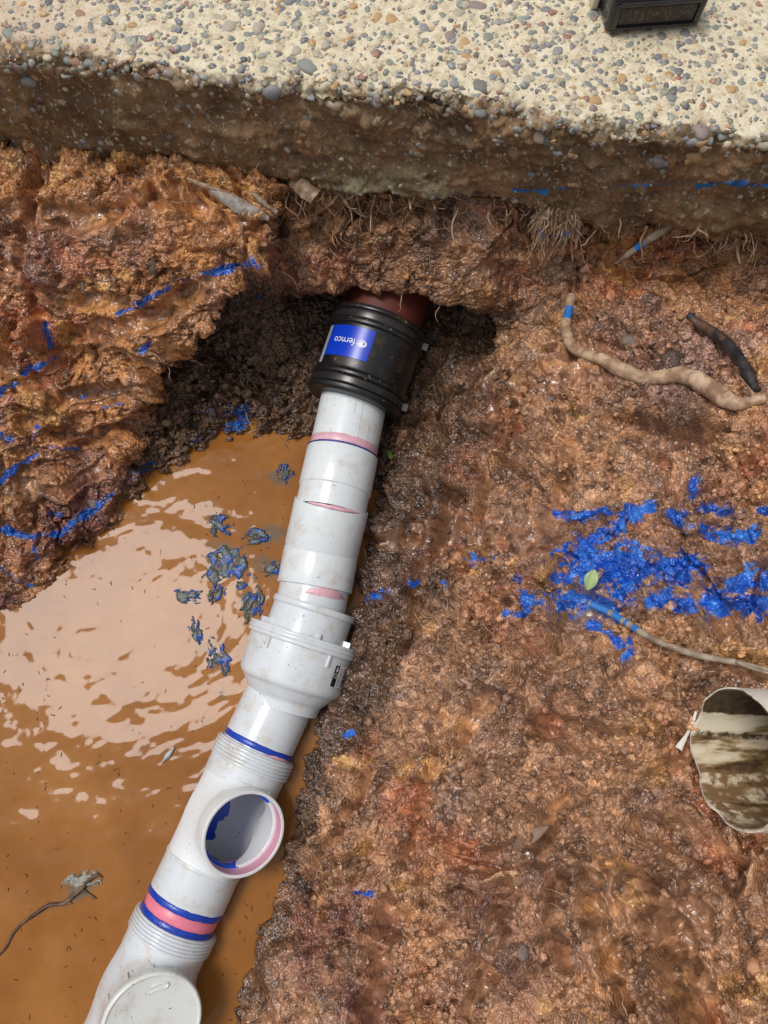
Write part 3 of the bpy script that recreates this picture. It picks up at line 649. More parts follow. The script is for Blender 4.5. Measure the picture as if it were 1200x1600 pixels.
while len(placed) < 262 and tries < 20000:
    tries += 1
    a = RNG.uniform(-.58, .58); b = RNG.uniform(.004, .225); rr = float(np.clip(RNG.lognormal(math.log(.0068), .36), .0042, .0165))
    p = E0 + a * ED + b * EI; p[2] = SLABZ; u, v, _ = project(p[None])
    if not (-20 < u[0] < 1220 and -15 < v[0] < 400): continue
    if any((p[0] - q[0]) ** 2 + (p[1] - q[1]) ** 2 < (rr * .9 + q[2] * .9) ** 2 for q in placed): continue
    placed.append((p[0], p[1], rr))
topm = (S1 <= 1); TV = V[topm]
for i, (x, y, rr) in enumerate(placed):
    o = bpy.data.objects.new('pebble', PEB[i % 14]); COL.objects.link(o); o.parent = SO
    m = (np.abs(TV[:, 0] - x) < .005) & (np.abs(TV[:, 1] - y) < .005); z = float(TV[m, 2].mean()) if m.any() else SLABZ - .004
    o.location = (x, y, z - rr * .27); o.rotation_euler = (RNG.normal(0, .1), RNG.normal(0, .1), RNG.uniform(0, 6.28)); o.scale = (rr, rr, rr * RNG.uniform(.75, 1.05))
fsel = RNG.permutation(np.flatnonzero((su > 0) & (su < 1200) & (S1 >= 1) & (S1 <= 2) & (below < .055)))[:38]
for i, idx in enumerate(fsel):
    o = bpy.data.objects.new('pebble', PEB[i % 14]); COL.objects.link(o); o.parent = SO; rr = float(RNG.uniform(.005, .012)); n_ = Vector(nrm[idx])
    o.location = Vector(V[idx]) - n_ * rr * .25; q_ = n_.to_track_quat('Z', 'Y').to_euler(); o.rotation_euler = (q_.x + RNG.normal(0, .3), q_.y + RNG.normal(0, .3), q_.z); o.scale = (rr, rr * .8, rr)
bag = Bag()
sel = RNG.permutation(np.flatnonzero((su > -40) & (su < 1240) & (sv > -40) & (sv < 330) & (S1 <= 2)))
cnt = 0
for idx in sel:
    if S1[idx] == 2 and RNG.random() > .22: continue
    p = V[idx]; rr = float(np.clip(RNG.lognormal(math.log(.0027), .5), .0013, .0068)) * (1.0 if S1[idx] < 2 else .85)
    if any((p[0] - q[0]) ** 2 + (p[1] - q[1]) ** 2 < (q[2] * .8) ** 2 for q in placed) and S1[idx] < 2: continue
    pv, pf = pebble_mesh(int(RNG.integers(1e6)), 3, 6); n_ = nrm[idx]; t1 = unit(np.cross(n_, (.3, .5, .81))); t1 = unit(t1 * math.cos(cnt) + np.cross(n_, t1) * math.sin(cnt)); t2 = np.cross(n_, t1)
    bag.add(p + (pv[:, :1] * t1 + pv[:, 1:2] * t2 + pv[:, 2:] * n_ * .9) * rr - n_ * rr * .1, pf); cnt += 1
    if cnt >= 3600: break
tag(bag.obj('small_stones', M['grit'], SO), kind='stuff')

# ------------------------------------------------------------------ muddy water
xs = np.arange(-1.1, .06, .0035); ys = np.arange(-.95, .66, .0035); X, Y = np.meshgrid(xs, ys, indexing='ij')
P3 = np.stack([X.ravel(), Y.ravel(), np.zeros(X.size)], 1)
wpw = P3 + .05 * np.stack([perlin(P3, 4, 1.), perlin(P3, 4, 9.), np.zeros(len(P3))], 1)
act = sstep(-.35, .1, P3[:, 1]) * .75 + .25
H = .00105 * fbm(np.stack([wpw[:, 0] * 11 - wpw[:, 1] * 9, wpw[:, 1] * 15 + wpw[:, 0] * 5, P3[:, 2]], 1), 1., 2, .5)
H += act * .00048 * fbm(np.stack([wpw[:, 0] * 22 + wpw[:, 1] * 20, wpw[:, 1] * 46 - wpw[:, 0] * 26, P3[:, 2] + 3], 1), 1., 4, .48)
H += act * .00010 * fbm(P3, 100, 2) + .00016 * act * fbm(wpw, (45, 60, 1), 2)
H += .0022 * perlin(P3, 2.6, 4.)
P3[:, 2] = H
wf = grid_faces(len(xs), len(ys)); wc = P3[wf].mean(1)
def in_pipe(C, P, Q, r):
    d = Q - P; L = np.linalg.norm(d); d = d / L; t = (C - P) @ d; ds = np.linalg.norm(C - P - t[:, None] * d, axis=1); return (ds < r) & (t > 0) & (t < L)
wf = wf[~(in_pipe(wc, atz(441, 1083, .026), atz(170, 1660, .018), .0535) | in_pipe(wc, atz(478, 990, .036), atz(441, 1083, .026), .052))]      # no water inside the pipe
WO = obj('water', P3, wf, M['water']); tag(WO, kind='structure')
stain = np.zeros(len(P3)); wu, wv, wd_ = project(P3)
for (a, b, r, s) in [(345, 870, 30, .7), (410, 880, 22, .6), (395, 940, 22, .7), (335, 1015, 34, .5), (440, 745, 24, .7), (425, 835, 24, .7), (300, 935, 22, .5), (125, 1385, 22, .75), (350, 1080, 24, .4), (560, 905, 22, .55), (100, 1505, 16, .3), (265, 1180, 12, .4), (425, 888, 22, .7)]:
    p = atz(a, b, 0); stain = np.maximum(stain, s * np.clip(1.3 - np.linalg.norm(P3[:, :2] - p[:2], axis=1) / (r * .00138), 0, 1))
attr(WO, 'stain', stain)

# ------------------------------------------------------------------ the glued plastic drain line
def seg_axis(a, b): d = unit(b - a); return a, d, np.linalg.norm(b - a)
KC = atz(606, 470, .118); K0 = atz(553, 627, .086); K1 = atz(517, 795, .077); K2 = atz(502, 862, .050); K3 = atz(478, 990, .036); K4 = atz(451, 1072, .028)
B0 = atz(441, 1083, .026); B1 = atz(246, 1505, .020)
def t_at(P, d, y):
    ts = np.linspace(-.4, .9, 2600); q = P + ts[:, None] * d; _, v, _ = project(q); k = np.argsort(v); return float(np.interp(y, v[k], ts[k]))
PIPE = empty('drain_pipe', (K3[0], K3[1], 0), 'white plastic drain pipe of glued fittings running through the pit to the muddy water', 'drain pipe')
def turned(name, prof, P, d, m, parent=PIPE, seg=72, rnd=.0012, sharp=35, **k):
    Vv, Ff = lathe(rounded(prof, rnd) if rnd else prof, P, d, seg, **k); return obj(name, Vv, Ff, m, parent, sharp=sharp)
S1d = unit(K1 - K0); S2d = unit(K2 - K1); S3d = unit(K3 - K2); BD = unit(B1 - B0)
T = lambda y: t_at(K0, S1d, y)
turned('pipe_length', [(-.03, .055), (T(712), .055)], K0, S1d, M['pvc'])
sk = turned('elbow', [(T(709), .0548), (T(709), .0584), (T(766), .0586), (T(767.5), .0566), (T(800), .0566)], K0, S1d, M['pvc'])
T2 = lambda y: t_at(K1, S2d, y)
def ragged(name, P, d, t0, t1, r, m, parent=PIPE, a0=-math.pi, a1=math.pi, amp=.001, sc=60, seg=160, fade=False, seed=0.):
    """a thin painted band round a pipe: uneven edges, its own slight thickness"""
    A = np.linspace(a0, a1, seg); n0 = perlin(np.stack([A * 3.1, A * 0 + seed, A * 0], 1), 1.) + .5 * perlin(np.stack([A * 11, A * 0 + seed, A * 0], 1), 1.)
    n1 = perlin(np.stack([A * 2.7, A * 0 + seed + 9, A * 0], 1), 1.) + .5 * perlin(np.stack([A * 12, A * 0 + seed + 5, A * 0], 1), 1.)
    s0 = t0 + amp * n0; s1 = t1 + amp * n1
    if fade:
        tt = np.linspace(0, 1, seg); pinch = np.sin(math.pi * tt) ** .6; s0 = s1 - (s1 - s0) * pinch
    s1 = np.maximum(s1, s0 + 1e-5)
    rr = [r - .0006, r, r, r - .0006]; e1, e2 = frame(P, d); V = []
    for i, a in enumerate(A):
        D_ = math.cos(a) * e1 + math.sin(a) * e2; L = s1[i] - s0[i]
        for t, q in zip((s0[i], s0[i] + min(.0006, L * .2), s1[i] - min(.0006, L * .2), s1[i]), rr): V.append(P + d * t + D_ * q)
    return obj(name, np.array(V), grid_faces(seg, 4)[:, ::-1], m, parent)
ragged('primer_band', K0, S1d, T(694), T(709), .0552, M['ppink'], amp=.0018, seed=2.)
ragged('cement_ring', K0, S1d, T(706.5), T(709.5), .0583, M['pen'], amp=.0004, seed=5.)
# second bend: a socket that opens towards the slab, then one that opens the other way
turned('elbow', [(-.006, .0563), (-.006, .0562), (-.007, .0600), (T2(859), .0598), (T2(860), .0566), (T2(890), .0566)], K1, S2d, M['pvc'])
ragged('primer_band', K1, S2d, -.013, -.0068, .0569, M['ppink'], a0=-.75, a1=.9, amp=.001, seed=4., fade=True)
T3 = lambda y: t_at(K2, S3d, y)
turned('socket', [(T3(862), .0566), (T3(862), .0598), (T3(918), .0600), (T3(919), .0550)], K2, S3d, M['pvc'])
turned('pipe_length', [(T3(900), .0556), (T3(980), .0556)], K2, S3d, M['pvc2'])
ragged('primer_band', K2, S3d, T3(917), T3(932), .0558, M['ppink'], a0=-.25, a1=1.1, amp=.002, seed=7., fade=True)
# expansion fitting: collar, flange, wide body
EX = K3 - S3d * 0; ED_ = unit(K4 - K3); E_ = lambda y: t_at(K3, ED_, y)
tf = E_(994)
ex = turned('expansion_joint', [(tf + .014, .083), (E_(1062), .0818), (E_(1068), .0785), (E_(1071), .0735), (E_(1084), .0640), (E_(1090), .0578), (E_(1104), .057)], K3, ED_, M['pvc2'], rnd=.004, seg=96)
turned('collar', [(E_(946), .0562), (E_(946), .0655), (E_(950), .0672), (E_(955), .0668), (E_(957), .0638), (tf + .002, .0645)], K3, ED_, M['pvc2'], ex, rnd=.0012)
turned('flange', [(tf - .003, .0640), (tf - .003, .0885), (tf + .0005, .0892), (tf + .0015, .0878), (tf + .0025, .0878), (tf + .0035, .0892), (tf + .007, .0892), (tf + .008, .0876), (tf + .009, .0876), (tf + .010, .0886), (tf + .0135, .0884), (tf + .0145, .083)], K3, ED_, M['pvc2'], ex, rnd=.0008, seg=96)
def cyl_box(P, d, ang, t0, t1, w, r0, r1, rot=None):
    e1, e2 = frame(P, d); D_ = math.cos(ang) * e1 + math.sin(ang) * e2; S_ = np.cross(d, D_); V = []
    for rr, tap in ((r0, 1.0), (r1 - .0006, 1.0), (r1, .8)):
        for tt, ww in ((t0, -1), (t1, -1), (t1, 1), (t0, 1)):
            tm = (t0 + t1) / 2 + (tt - (t0 + t1) / 2) * (1 if tap == 1 else .93); V.append(P + d * tm + S_ * ww * w / 2 * tap + D_ * rr)
    F = [(0, 1, 5, 4), (1, 2, 6, 5), (2, 3, 7, 6), (3, 0, 4, 7), (4, 5, 9, 8), (5, 6, 10, 9), (6, 7, 11, 10), (7, 4, 8, 11), (8, 9, 10, 11)]
    return np.array(V), F
for ang in (-1.75, -.62, .56, 1.5, 2.6, -2.7):
    obj('rib', *cyl_box(K3, ED_, ang, tf + .014, tf + .032, .0035, .080, .0856), M['pvc2'], ex, smooth=False)
for ang in (-1.2, .30, 1.25, 2.9):
    obj('tab', *cyl_box(K3, ED_, ang, tf - .011, tf - .002, .012 if abs(ang) > 1 else .006, .062, .0765 if abs(ang) > 1 else .069), M['pvc2'], ex, smooth=False)
# printed sticker on the wide body
def cyl_patch(P, d, a0, a1, t0, t1, r, n=14):
    A = np.linspace(a0, a1, n); e1, e2 = frame(P, d); V = []
    for a in A:
        for t in (t0, t1): V.append(P + d * t + (math.cos(a) * e1 + math.sin(a) * e2) * r)
    return np.array(V), grid_faces(n, 2)[:, ::-1]
def on_cyl(P, d, XY, a_c, t_c, r):
    """flat drawing (x round the pipe, y along it) laid on the pipe"""
    e1, e2 = frame(P, d); A = a_c + XY[:, 0] / r; return P + (t_c + XY[:, 1])[:, None] * d + (np.cos(A)[:, None] * e1 + np.sin(A)[:, None] * e2) * r
def text_tris(s, size, squash=1.0):
    cu = bpy.data.curves.new('txt', 'FONT'); cu.body = s; cu.size = size; cu.align_x = 'CENTER'; cu.align_y = 'CENTER'; cu.resolution_u = 3
    o = bpy.data.objects.new('txt', cu); me = bpy.data.meshes.new_from_object(o)
    V = np.array([v.co[:] for v in me.vertices]); F = [tuple(p.vertices) for p in me.polygons]
    bpy.data.objects.remove(o); bpy.data.meshes.remove(me); bpy.data.curves.remove(cu)
    return V * (squash, 1, 1), F
SA = .76; st0, st1 = tf + .025, tf + .058
stk = obj('sticker', *cyl_patch(K3, ED_, SA, SA + .52, st0, st1, .0837), M['white'], ex)
obj('black_panel', *cyl_patch(K3, ED_, SA + .005, SA + .125, st0 + .0006, st1 - .0006, .0840), M['black'], stk)
b_ = Bag(); Vt, Ft = text_tris('O', .010, 1.1); b_.add(on_cyl(K3, ED_, Vt[:, :2] * (1, -1), SA + .065, st0 + .0165, .0843), Ft)
arrow = np.array([(-.0012, -.004), (.0012, -.004), (.0012, 0), (.003, 0), (0, .004), (-.003, 0), (-.0012, 0)]); b_.add(on_cyl(K3, ED_, arrow, SA + .065, st0 + .007, .0843), [(0, 1, 2, 6), (5, 6, 2, 3, 4)])
b_.obj('print', M['white'], stk, smooth=False)
b_ = Bag()
for k in range(16):
    t = st0 + .003 + k * .0018; b_.add(*cyl_patch(K3, ED_, SA + .30, SA + .43, t, t + RNG.choice([.0006, .0011, .0013]), .0840, 5))
for k in range(9):
    t = st0 + .004 + k * .0031; a = SA + .165 + RNG.uniform(0, .02); b_.add(*cyl_patch(K3, ED_, a, a + RNG.uniform(.02, .04), t, t + .0016, .0840, 4))
b_.obj('barcode', M['black'], stk, smooth=False)
b_ = Bag()
for k in range(8): b_.add(*cyl_patch(K3, ED_, SA + .225, SA + .25, st0 + .004 + k * .0034, st0 + .0062 + k * .0034, .0840, 4))
b_.obj('fine_print', M['grey'], stk, smooth=False)

# lower straight: pipe, ribbed sockets, inspection tee, capped tee
TB = lambda y: t_at(B0, BD, y)
turned('pipe_length', [(-.012, .055), (TB(1200), .055)], B0, BD, M['pvc2'])
ragged('cement_ring', B0, BD, TB(1157), TB(1166), .0557, M['blue'], amp=.0007, seed=3.)
ragged('primer_band', B0, BD, TB(1163), TB(1169), .0559, M['ppink'], a0=.2, a1=1.3, amp=.001, seed=8., fade=True)
def ribbed(y0, y1, y2):
    t0, t1, t2 = TB(y0), TB(y1), TB(y2); pr = [(t0, .0552), (t0, .0595), (t0 + .002, .0605)]; n = 5; s = (t1 - t0 - .002) / n
    for k in range(n):
        a = t0 + .002 + k * s; pr += [(a + s * .05, .0602), (a + s * .28, .0630), (a + s * .78, .0630), (a + s * .95, .0602)]
    pr += [(t1 + .001, .0596), (t2, .0596), (t2 + .001, .0575)]
    return turned('ribbed_socket', pr, B0, BD, M['pvc2'], rnd=.0005, seg=96)
ribbed(1168, 1196, 1221)
def tee(Pc, Bdir, rm_o, rm_i, rb_o, rb_i, hb, L0, L1, hole, k=.018):
    """saddle of a branch on the main pipe as one smooth skin"""
    def f(x, y, z):
        Q = np.stack([x, y, z], -1) - Pc; m = Q @ BD; ro = np.linalg.norm(Q - m[..., None] * BD, axis=-1)
        b = Q @ Bdir; rb = np.linalg.norm(Q - b[..., None] * Bdir, axis=-1)
        o = smin(ro - rm_o, np.maximum(rb - rb_o, -b), k)
        if hole: o = np.maximum(o, -np.minimum(ro - rm_i, np.maximum(rb - rb_i, -b)))
        return np.maximum(np.maximum(o, b - hb), np.maximum(-m - L0, m - L1))
    ext = np.array([Pc - BD * L0, Pc + BD * L1, Pc + Bdir * hb]); lo = ext.min(0) - .075; hi = ext.max(0) + .075
    V_, Q_ = nets(f, lo, hi, .0026); V_, Q_ = subdiv(V_, Q_); V_ = newton(f, V_, 1, .001)
    return V_, Q_
op = at(382, 1304, 1.036); tc = B0 + BD * np.dot(op - B0, BD); BR = unit(op - tc); HB = float(np.dot(op - tc, BR))
tV, tQ = tee(tc, BR, .0578, .0500, .0594, .0505, HB - .020, float(np.dot(tc - B0, BD)) - TB(1212), TB(1348) - float(np.dot(tc - B0, BD)), True)
def mat_tee():
    g = NT('tee pvc'); X_ = g.xyz(); r = g.math('SQRT', g.math('ADD', g.math('MULTIPLY', X_[0], X_[0]), g.math('MULTIPLY', X_[1], X_[1])))
    c = g.mix(g.math('MULTIPLY', g.noise(9, 4), .5), (.78, .81, .82), (.72, .75, .77))
    c = g.mix(g.math('MULTIPLY', g.step(g.noise(30, 5, .7), .58, .8), .4), c, (.55, .46, .34))
    c = g.mix(g.math('MULTIPLY', g.step(g.noise(210, 2, .5), .735, .75), .5), c, (.05, .035, .025))
    nz = g.math('MULTIPLY', g.math('SUBTRACT', g.noise(38, 3, .55), .5), .045)
    inside = g.step(g.math('MULTIPLY', r, -1), -.0548, -.0544)
    # blue cement that ran down one side of the opening and pooled
    q = g.math('ADD', g.math('ADD', X_[0], g.math('MULTIPLY', X_[1], -.22)), nz); bl = g.step(q, -.016, -.0154)
    q2 = g.math('ADD', g.math('ADD', g.math('MULTIPLY', X_[1], -.9), g.math('MULTIPLY', X_[0], .62)), nz); bl = g.math('MAXIMUM', bl, g.step(q2, .009, .0098))
    bl = g.math('MULTIPLY', bl, inside)
    c = g.mix(bl, c, (.008, .085, .66))
    return g.done(c, .25, g.bump(g.noise(14, 2), .06, .002), .5, Subsurface_Weight=0.0)
lx = unit(np.cross(BR, (0, 1, 0))); lx = -lx if lx[0] > 0 else lx
lx = unit(lx * .92 + np.cross(BR, lx) * .0); ly = np.cross(BR, lx)
if project((tc + ly * .05)[None])[1][0] < project(tc[None])[1][0]: pass
MT = Matrix(((lx[0], ly[0], BR[0]), (lx[1], ly[1], BR[1]), (lx[2], ly[2], BR[2])))
me = make_mesh('inspection_tee', (tV - tc) @ np.array(MT), tQ); me.materials.append(mat_tee())
TEE = bpy.data.objects.new('inspection_tee', me); COL.objects.link(TEE); TEE.parent = PIPE; TEE.rotation_euler = MT.to_euler(); TEE.location = Vector(tc) - PIPE.location
hs_ = HB - .030
prof = [(hs_, .0590), (hs_ + .0006, .0604), (HB - .0012, .0604), (HB, .0597), (HB, .0562), (HB - .001, .0552), (HB - .034, .0550), (HB - .0345, .0536), (HB - .042, .0534), (HB - .042, .0560)]
Vb, Fb = lathe(rounded(prof, .0006), tc, BR, 96, e=(lx, ly)); npf = len(Vb) // 96
def tee_child(name, Vw, Fw, m, sharp=None):
    me = make_mesh(name, (np.asarray(Vw) - tc) @ np.array(MT), Fw); 
    if sharp: me.set_sharp_from_angle(angle=R(sharp))
    me.materials.append(m); o = bpy.data.objects.new(name, me); COL.objects.link(o); o.parent = TEE; return o
def mat_mouth():
    g = NT('branch mouth'); X_ = g.xyz(); r = g.math('SQRT', g.math('ADD', g.math('MULTIPLY', X_[0], X_[0]), g.math('MULTIPLY', X_[1], X_[1])))
    inside = g.step(g.math('MULTIPLY', r, -1), -.0556, -.0552)
    lo_ = g.step(g.math('MULTIPLY', X_[2], -1), -(HB - .032), -(HB - .0338))
    pk = g.mix(lo_, (.68, .30, .40), (.82, .22, .34))
    pk = g.mix(g.math('MULTIPLY', g.noise(60, 4), .5), pk, (.62, .46, .52))
    c = g.mix(inside, (.74, .76, .75), pk)
    return g.done(c, .3, None, .5, Subsurface_Weight=0.0)
tee_child('branch_mouth', Vb, Fb, mat_mouth(), 40)
turned('moulded_ring', [(TB(1344), .0575), (TB(1345), .0590), (TB(1349), .0590), (TB(1350), .0575)], B0, BD, M['pvc2'], TEE and PIPE, rnd=.0006)
turned('pipe_length', [(TB(1346), .0576), (TB(1402), .0578), (TB(1404), .056)], B0, BD, M['pvc2'])
turned('pipe_length', [(TB(1380), .055), (TB(1475), .055)], B0, BD, M['pvc2'])
ragged('cement_ring', B0, BD, TB(1401), TB(1411), .0582, M['blue'], amp=.0013, seed=13.)
ragged('primer_band', B0, BD, TB(1408), TB(1432), .0555, M['pink'], amp=.0008, seed=15.)
ragged('cement_ring', B0, BD, TB(1428), TB(1440), .0566, M['blue'], amp=.0016, seed=17.)
ribbed(1437, 1466, 1493)
# capped inspection opening at the near end
oc = at(238, 1601, .965); cc = B0 + BD * np.dot(oc - B0, BD); BC = unit(oc - cc); HC = float(np.dot(oc - cc, BC))
cV, cQ = tee(cc, BC, .0578, .05, .0605, .05, HC - .012, .085, .16, False, .02)
IO = obj('inspection_opening', cV, cQ, M['pvc2'], PIPE)
cap = turned('screw_cap', [(HC - .016, .0600), (HC - .016, .0640), (HC - .003, .0645), (HC, .0628), (HC + .0002, .0600), (HC - .0012, .0590), (HC - .0010, .02), (HC - .0010, .0001)], cc, BC, M['cap'], PIPE, rnd=.001, seg=96)
e1c, e2c = frame(cc, BC); vx = unit(np.array([1., 0, 0]) - BC * BC[0]); vy = np.cross(BC, vx)
ut = [(-.012, .046), (-.002, .049), (.008, .049), (.0115, .046), (.008, .042), (-.002, .042), (-.013, .039)]
Vu, Fu = tube([cc + BC * (HC - .0006) + vx * (a + .008) + vy * b for a, b in ut], [.0012, .0016, .0016, .0016, .0016, .0012], 8); obj('clip', Vu, Fu, M['cap'], cap)
for a in range(0, 360, 30):
    D_ = math.cos(R(a)) * vx + math.sin(R(a)) * vy; S_ = np.cross(BC, D_); q = []
    for h_, r_ in ((HC - .034, .0595), (HC - .034, .0635), (HC - .017, .0595), (HC - .017, .0635)):
        for s_ in (-1, 1): q.append(cc + BC * h_ + D_ * r_ + S_ * s_ * .0022)
    obj('rib', np.array(q), [(2, 3, 7, 6), (0, 2, 6, 4), (1, 5, 7, 3), (4, 6, 7, 5), (0, 1, 3, 2)], M['cap'], IO, smooth=False)
# pen and pencil marks on the upper lengths
def pen(name, P, d, pts, r, m, wd=.0005):
    V_, F_ = [], []; e1, e2 = frame(P, d); bagp = Bag()
    q = [P + d * t + (math.cos(a) * e1 + math.sin(a) * e2) * (r + .0001) for a, t in pts]; bagp.add(*tube(q, wd, 5, sub=3)); return bagp.obj(name, m, PIPE)
pen('pen_mark', K0, S1d, [(.50, T(735)), (.52, T(739)), (.53, T(747))], .0579, M['pen'], .0005); pen('pen_mark', K0, S1d, [(.33, T(741)), (.68, T(741))], .0579, M['pencil'], .0004)
for a, y0, y1 in ((.28, 640, 700), (.62, 668, 712), (-.5, 690, 706), (.05, 640, 662)): pen('pencil_line', K0, S1d, [(a, T(y0)), (a + RNG.normal(0, .05) + .1 * (a == .05), T(y1))], .0551, M['pencil'], .0003)

# ------------------------------------------------------------------ rubber coupling and clay pipe
CD = unit(KC - K0); tcp = lambda y: t_at(K0, CD, y)
CO = empty('rubber_coupling', (K0[0], K0[1], 0), 'black rubber coupling with a blue label clamped over the upper end of the white pipe', 'pipe coupling')
t0, t1 = tcp(632), tcp(507)
L = t1 - t0
turned('sleeve', [(t0, .0552), (t0, .074), (t0 + .003, .0805), (t0 + .010, .0815), (t0 + .012, .0775), (t0 + .026, .0775), (t0 + .028, .0815), (t0 + .034, .0812), (t0 + .037, .0775), (t0 + .044, .0775), (t1 - .040, .0785),
    (t1 - .034, .0785), (t1 - .032, .083), (t1 - .026, .083), (t1 - .024, .0785), (t1 - .010, .0785), (t1 - .008, .083), (t1 - .001, .082), (t1, .077), (t1, .06)], K0, CD, M['rubber'], CO, rnd=.0016, seg=96)
for c_ in (t0 + .019, t1 - .017):
    turned('clamp_band', [(c_ - .006, .0776), (c_ - .006, .0794), (c_ - .0045, .0800), (c_ + .0045, .0800), (c_ + .006, .0794), (c_ + .006, .0776)], K0, CD, M['steel'], CO, rnd=.0005, seg=96)
    obj('clamp_screw', *cyl_box(K0, CD, 1.45, c_ - .006, c_ + .006, .024, .078, .089), M['steel'], CO, smooth=False)
la0, la1 = -1.06, -.02; lt0, lt1 = t0 + .053, t0 + .104
lr = .0790
lab = obj('label', *cyl_patch(K0, CD, la0, la1, lt0, lt1, lr, 24), M['label'], CO)
obj('label_edge', *cyl_patch(K0, CD, la0 - .13, la0 - .006, lt0 - .012, lt1, lr, 6), M['grey'], CO)
b_ = Bag(); Vt, Ft = text_tris('fernco', .0165, .95)
sgn = np.array([-1, -1])      # printed head down as the photo shows it
mid = (la0 + la1) / 2
def lab_xy(XY): return on_cyl(K0, CD, XY, mid, (lt0 + lt1) / 2, lr + .0003)
e1t, e2t = frame(K0, CD)
b_.add(lab_xy(Vt[:, :2] * sgn * (1, 1) + (-.006, 0)), Ft)
an = np.linspace(0, 2 * math.pi, 40, endpoint=False); out = np.stack([.0082 * np.cos(an), .0058 * np.sin(an)], 1); inn_ = np.stack([.0066 * np.cos(an) - .0006, .0043 * np.sin(an)], 1)
cx = .0255
b_.add(lab_xy(np.vstack([out, inn_]) + (cx, 0)), [(i, (i + 1) % 40, 40 + (i + 1) % 40, 40 + i) for i in range(40)])
sw = np.array([(-.0062, -.001), (-.003, .0028), (.001, .003), (.0035, .0012), (.001, .0004), (-.0005, -.0008), (.002, -.0012), (.0052, -.0002), (.003, -.0032), (-.002, -.0036)])
b_.add(lab_xy(sw + (cx, 0)), [(0, 1, 2, 3, 4, 5, 9), (5, 6, 7, 8, 9)])
Vt2, Ft2 = text_tris('www.fernco.com', .0042, 1.0)
b_.obj('lettering', M['white'], lab, smooth=False)
CLAY = empty('clay_pipe', KC, 'old red clay pipe running back into the dark tunnel behind the black coupling', 'pipe')
turned('pipe_barrel', [(t1 - .02, .066), (t1 + .26, .068), (t1 + .26, .052)], K0, CD, M['clayp'], CLAY, rnd=.001)

# ------------------------------------------------------------------ broken pipe stub in the right bank
def mat_stub():
    g = NT('dirty cream pipe'); X_ = g.xyz(); s = g.mapped((4, 46, 46))
    c = g.ramp(g.noise(1.0, 4, .6, s), [(.36, (.07, .04, .02)), (.43, (.26, .17, .075)), (.49, (.64, .53, .36)), (.6, (.78, .70, .53))])
    f = g.at('inner'); c = g.mix(f, g.mix(g.noise(40, 4), (.66, .62, .50), (.78, .75, .66)), c)
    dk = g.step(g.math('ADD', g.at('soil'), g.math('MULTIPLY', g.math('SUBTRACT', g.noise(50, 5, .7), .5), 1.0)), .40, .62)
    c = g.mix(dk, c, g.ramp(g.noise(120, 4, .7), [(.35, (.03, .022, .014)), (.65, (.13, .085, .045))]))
    mu = g.math('MULTIPLY', g.at('mud'), g.step(g.noise(90, 4, .7), .38, .58)); c = g.mix(mu, c, (.22, .125, .06))
    return g.done(c, .5, g.bump(g.noise(150, 4, .7), .4, .001), .4)
STUB = empty('broken_pipe', SC, 'broken cream plastic pipe end with a dirt streaked inside sticking out of the clay bank', 'pipe')
rs = .0705
e1s, e2s = frame(SC, SD); na = 120; Aa = np.linspace(0, 2 * math.pi, na, endpoint=False)
jag = .007 * perlin(np.stack([np.cos(Aa) * 2, np.sin(Aa) * 2, Aa * 0], 1), 1.) + .002 * perlin(np.stack([np.cos(Aa) * 9, np.sin(Aa) * 9, Aa * 0], 1), 1.)
ts = np.r_[np.linspace(.34, .0, 30), np.linspace(0, .34, 30)]; rr = np.r_[np.full(30, rs), np.full(30, rs - .0032)]
ringv = np.cos(Aa)[:, None] * e1s + np.sin(Aa)[:, None] * e2s
squ = 1 + .02 * np.cos(2 * Aa + .6)
VS = SC + (ts[None] + jag[:, None] * np.exp(-ts / .02)[None])[..., None] * SD + ringv[:, None] * (rr[None] * squ[:, None])[..., None]
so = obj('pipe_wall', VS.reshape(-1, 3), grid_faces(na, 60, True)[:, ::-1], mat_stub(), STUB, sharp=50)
so.rotation_mode = 'XYZ'
upv = np.array([0, SP, CP]); hgt = (ringv @ upv)
attr(so, 'inner', np.broadcast_to(np.r_[np.zeros(30), np.ones(30)], (na, 60)).ravel())
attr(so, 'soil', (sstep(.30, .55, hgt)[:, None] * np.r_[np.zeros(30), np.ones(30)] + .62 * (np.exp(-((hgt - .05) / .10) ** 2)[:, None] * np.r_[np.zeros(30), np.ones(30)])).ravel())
attr(so, 'mud', (sstep(-.38, -.5, hgt)[:, None] * np.r_[np.zeros(30), np.ones(30)]).ravel())

# ------------------------------------------------------------------ black block standing on the pavement
bx0 = atz(946, 54, SLABZ); bx1 = atz(1088, 44, SLABZ); bd = unit(bx1 - bx0); bw = np.linalg.norm(bx1 - bx0) + .004
bn = np.array([-bd[1], bd[0], 0]); bc = (bx0 + bx1) / 2 + bn * .045; rz = math.atan2(bd[1], bd[0])
BB = empty('black_block', (bc[0], bc[1], SLABZ + .002), 'shiny black plastic block with a cream side plate standing on the pebbled concrete', 'block'); 
BB.rotation_euler = (0, 0, rz)
def bpart(name, Vl, F, m, sharp=40, smooth=True):
    me = make_mesh(name, Vl, F, smooth); me.materials.append(m)
    if sharp: me.set_sharp_from_angle(angle=R(sharp))
    o = bpy.data.objects.new(name, me); COL.objects.link(o); o.parent = BB; return o
mbk = mat_plain('black plastic', (.022, .023, .026), .14, .3, 40, .06); 
Vx, Fx = box_mesh(bw, .090, .045, .004); bpart('body', Vx, Fx, mbk)
def slab_box(cx, cy, cz, sx, sy, sz, bev=.0008): Vx, Fx = box_mesh(sx, sy, sz, bev); return Vx + (cx, cy, cz), Fx
